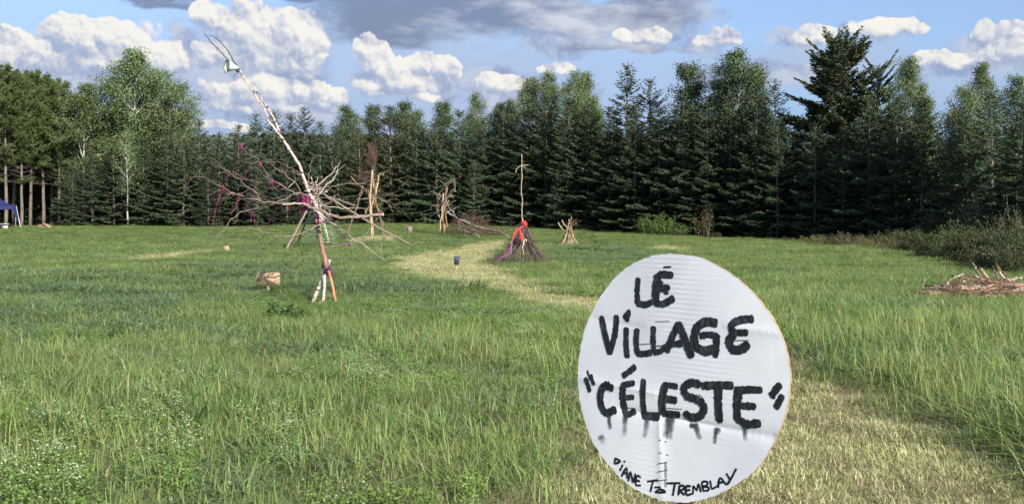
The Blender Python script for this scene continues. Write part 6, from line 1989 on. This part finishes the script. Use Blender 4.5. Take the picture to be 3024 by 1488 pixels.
    lim = t.m('SUBTRACT', d_, t.m('MULTIPLY', t.m('POWER', e_, 2.2), 0.62))
    a = t.smooth(t.m('SUBTRACT', lim, t.m('ADD', t.m('MULTIPLY', nz, 0.75), t.m('MULTIPLY', nz2, 0.25))), -0.12, 0.02)
    p = t.new('ShaderNodeBsdfPrincipled')
    t.put(p.inputs['Base Color'], t.mixc(t.smooth(t.noise(t.vm('MULTIPLY', tc, (1, 1, 0.3)), 120, 5, 0.7), 0.45, 0.75), (0.010, 0.010, 0.012), (0.075, 0.078, 0.085)))
    p.inputs['Roughness'].default_value = 0.55
    tr = t.new('ShaderNodeBsdfTransparent')
    mx = t.new('ShaderNodeMixShader')
    t.put(mx.inputs[0], a)
    t.l.new(tr.outputs[0], mx.inputs[1])
    t.l.new(p.outputs[0], mx.inputs[2])
    t.l.new(mx.outputs[0], so.inputs[0])

    cnt = [0]
    def stroke(g, pts, w, dens=0.95, per=8, rag=0.08):
        q = np.array([plane(*p_) for p_ in pts])
        q = crom(q, per)
        d = unit(np.gradient(q, axis=0))
        s = np.stack([-d[:, 1], d[:, 0]], 1)
        hw = w / 1.6514 / FPX * YS * 0.5 * (1.66 if np.max(dens) > 0.80 else 1.0)
        ww = hw * (1 + rng.normal(0, rag, len(q)))
        q = np.vstack([q[0] - d[0] * hw * 0.5, q, q[-1] + d[-1] * hw * 0.5])
        s = np.vstack([s[0], s, s[-1]])
        ww = np.concatenate([[ww[0] * 0.7], ww, [ww[-1] * 0.7]])
        us = np.linspace(-1, 1, 7)
        P = (q[:, None] + s[:, None] * (us[None, :, None] * ww[:, None, None])).reshape(-1, 2)
        cnt[0] += 1
        off = 0.0005 + 0.00006 * (cnt[0] % 11)
        P3_ = C + P[:, :1] * ri + P[:, 1:] * up + (bump(P)[:, None] + off) * n
        L_ = len(q)
        en = np.abs(np.tile(us, L_))
        ee = np.repeat(np.concatenate([[1.0], np.zeros(L_ - 2), [1.0]]), 7)
        i = np.arange(L_ - 1)[:, None] * 7 + np.arange(6)[None]
        g.add(P3_, np.stack([i, i + 7, i + 8, i + 1], -1).reshape(-1, 4), edge=np.maximum(en, ee * 0.9), dens=np.repeat(np.interp(np.linspace(0, 1, L_), [0, 1], dens if isinstance(dens, tuple) else (dens, dens)), 7))

    W1 = {'LÉ': [([(402, 172), (397, 230), (400, 288)], 26), ([(400, 290), (440, 296), (472, 282)], 24), ([(500, 165), (490, 225), (492, 288)], 30), ([(490, 165), (520, 150), (572, 152)], 24), ([(492, 188), (524, 190)], 16), ([(492, 218), (555, 215)], 26), ([(535, 240), (552, 242)], 10), ([(492, 288), (530, 292), (578, 266)], 24), ([(532, 113), (568, 112)], 6)],
          'ViLLAGE': [([(218, 360), (240, 450), (264, 530)], 28), ([(292, 355), (286, 440), (264, 530)], 26), ([(343, 415), (342, 480), (348, 548)], 26), ([(332, 358), (358, 328)], 20), ([(345, 372), (356, 340)], 20), ([(396, 420), (393, 470), (398, 530)], 24), ([(398, 534), (430, 536), (466, 530)], 24), ([(480, 408), (478, 460), (482, 525)], 24), ([(484, 530), (515, 522), (540, 498)], 20),
                       ([(546, 520), (575, 450), (604, 392)], 28), ([(604, 392), (630, 450), (666, 545)], 30), ([(560, 488), (600, 486), (645, 480)], 22), ([(785, 386), (740, 380), (698, 405), (680, 450), (690, 500), (730, 522), (772, 512)], 30), ([(712, 448), (750, 442), (792, 448)], 22), ([(788, 448), (788, 500), (782, 545)], 26),
                       ([(960, 366), (910, 370), (868, 390), (864, 420), (880, 432)], 28), ([(872, 434), (935, 432)], 22), ([(872, 440), (850, 478), (866, 512), (905, 514), (938, 492)], 30)],
          '"CÉLESTE"': [([(153, 618), (160, 640), (168, 660)], 9), ([(146, 656), (156, 682), (166, 716)], 20), ([(172, 640), (178, 660), (188, 684)], 15), ([(277, 702), (245, 690), (222, 722), (222, 780), (248, 822), (290, 808)], 28),
                         ([(332, 642), (360, 622), (388, 600)], 22), ([(332, 690), (328, 740), (334, 800)], 30), ([(326, 690), (382, 678)], 24), ([(334, 750), (380, 746)], 22), ([(334, 805), (350, 832), (384, 816)], 24), ([(430, 666), (427, 750), (430, 830)], 24), ([(430, 836), (498, 842)], 28),
                         ([(534, 692), (520, 760), (522, 822)], 30), ([(530, 688), (560, 690), (592, 694)], 24), ([(526, 752), (586, 762)], 26), ([(524, 826), (560, 828), (600, 832)], 26), ([(704, 684), (665, 676), (628, 700), (640, 738), (690, 758), (724, 792), (708, 834), (665, 846), (630, 828)], 30),
                         ([(718, 692), (790, 688), (860, 690)], 26), ([(796, 695), (792, 770), (796, 860)], 34), ([(892, 720), (884, 790), (886, 858)], 32), ([(880, 714), (940, 710), (1000, 712)], 24), ([(890, 788), (970, 792)], 26), ([(888, 856), (935, 878), (992, 874)], 28), ([(1054, 740), (1072, 714), (1092, 688)], 26), ([(1076, 796), (1090, 768), (1103, 742)], 22)]}
    for word, strokes in W1.items():
        g = Geo()
        for pts, w in strokes:
            stroke(g, pts, w, rng.uniform(0.82, 0.98) if w > 11 else 0.88)
        g.build('lettering', mat, board)
    smear, t, so = mat_new('thin_grey_paint')
    tc = t.new('ShaderNodeTexCoord').outputs['Object']
    e_, d_ = attr(t, 'edge'), attr(t, 'dens')
    nz = t.noise(t.vm('MULTIPLY', tc, (1, 1, 0.35)), 150, 4, 0.65)
    a = t.smooth(t.m('SUBTRACT', t.m('MULTIPLY', d_, t.m('SUBTRACT', 1.0, t.m('POWER', e_, 2.2))), t.m('MULTIPLY', nz, 0.62)), -0.22, 0.30)
    p = t.new('ShaderNodeBsdfPrincipled')
    p.inputs['Base Color'].default_value = (0.05, 0.052, 0.056, 1)
    p.inputs['Roughness'].default_value = 0.6
    tr = t.new('ShaderNodeBsdfTransparent')
    mx = t.new('ShaderNodeMixShader')
    t.put(mx.inputs[0], t.m('MULTIPLY', a, 0.85))
    t.l.new(tr.outputs[0], mx.inputs[1])
    t.l.new(p.outputs[0], mx.inputs[2])
    t.l.new(mx.outputs[0], so.inputs[0])
    g = Geo()                                          # thin dry drips and smears under the last word
    for pts, w, dn in [([(263, 836), (266, 870), (272, 896)], 24, .42), ([(345, 838), (342, 880), (338, 932)], 30, .44), ([(448, 852), (444, 890), (436, 936)], 34, .42), ([(556, 848), (552, 890), (546, 936)], 52, .47), ([(655, 884), (682, 888)], 22, .60), ([(680, 880), (690, 912), (698, 946)], 26, .44), ([(784, 905), (786, 918)], 32, .55), ([(780, 920), (774, 968)], 18, .46), ([(918, 892), (920, 922), (924, 956)], 26, .44),
                       ([(225, 940), (240, 975)], 40, .36), ([(490, 380), (560, 376)], 6, .4), ([(400, 490), (470, 486)], 5, .5), ([(490, 498), (545, 494)], 6, .55), ([(870, 470), (945, 470)], 5, .5), ([(540, 800), (615, 806)], 5, .5), ([(330, 798), (388, 802)], 5, .5), ([(700, 732), (724, 760), (720, 790)], 5, .5), ([(880, 696), (1005, 698)], 5, .5), ([(840, 684), (868, 686)], 6, .5)]:
        stroke(g, pts, w * rng.uniform(1.3, 1.75), (dn + rng.uniform(0.08, 0.2), dn - rng.uniform(0.05, 0.2)) if w > 12 else dn + 0.05)
        g.build('paint_drip', smear, board)
        g = Geo()
    g = Geo()
    SIG = [[(296, 1044), (292, 1068), (319, 1058), (296, 1044)], [(331, 1076), (318, 1102)], [(338, 1058), (341, 1061)], [(326, 1130), (350, 1090), (353, 1140)], [(333, 1115), (352, 1117)], [(359, 1152), (368, 1110), (382, 1160), (392, 1120)],
           [(416, 1136), (399, 1130), (393, 1172), (416, 1176)], [(396, 1152), (412, 1155)], [(450, 1157), (500, 1150)], [(476, 1155), (470, 1180), (464, 1206)], [(488, 1210), (510, 1195), (538, 1208), (488, 1210)], [(486, 1186), (512, 1184)], [(545, 1166), (605, 1165)], [(582, 1165), (572, 1224)],
           [(599, 1222), (605, 1180), (625, 1180), (622, 1195), (606, 1201), (627, 1222)], [(656, 1180), (635, 1183), (638, 1222), (661, 1218)], [(637, 1201), (653, 1198)], [(668, 1219), (670, 1180), (685, 1200), (695, 1172), (706, 1208)],
           [(718, 1203), (712, 1162), (738, 1160), (734, 1178), (717, 1182), (743, 1186), (742, 1200), (718, 1204)], [(752, 1155), (760, 1192), (786, 1180)], [(790, 1186), (800, 1140), (829, 1172)], [(795, 1165), (818, 1160)], [(832, 1120), (850, 1150)], [(879, 1097), (852, 1148), (835, 1172)]]
    for pts in SIG:
        stroke(g, pts, 6.5, 1.15, per=4, rag=0.12)
    g.build('signature', M_['ink'], board)
    # staples and pin holes where the stake is fixed
    g = Geo()
    def pt(x, y, h):
        q = plane(x, y)
        return C + q[0] * ri + q[1] * up + (float(bump(q[None])[0]) + h) * n
    for x, y in ((512, 955), (538, 963), (515, 1018), (545, 1028)):
        tube(g, [pt(x - 3, y - 2, .0006), pt(x + 3, y + 2, .0006)], 0.0010, 5)
    for y in (1066, 1105, 1150):
        tube(g, [pt(508, y, .0), pt(510, y + 3, .0022), pt(543, y - 4, .0022), pt(545, y - 2, .0)], 0.0009, 5)
        tube(g, [pt(540, y - 4, .0018), pt(542, y + 34, .0018)], 0.0008, 5)
    g.build('staples', M_['metal_dark'], board)


M_['metal_dark'] = plain_mat('rusty_staples', (0.05, 0.045, 0.045), 0.5)
round_sign()
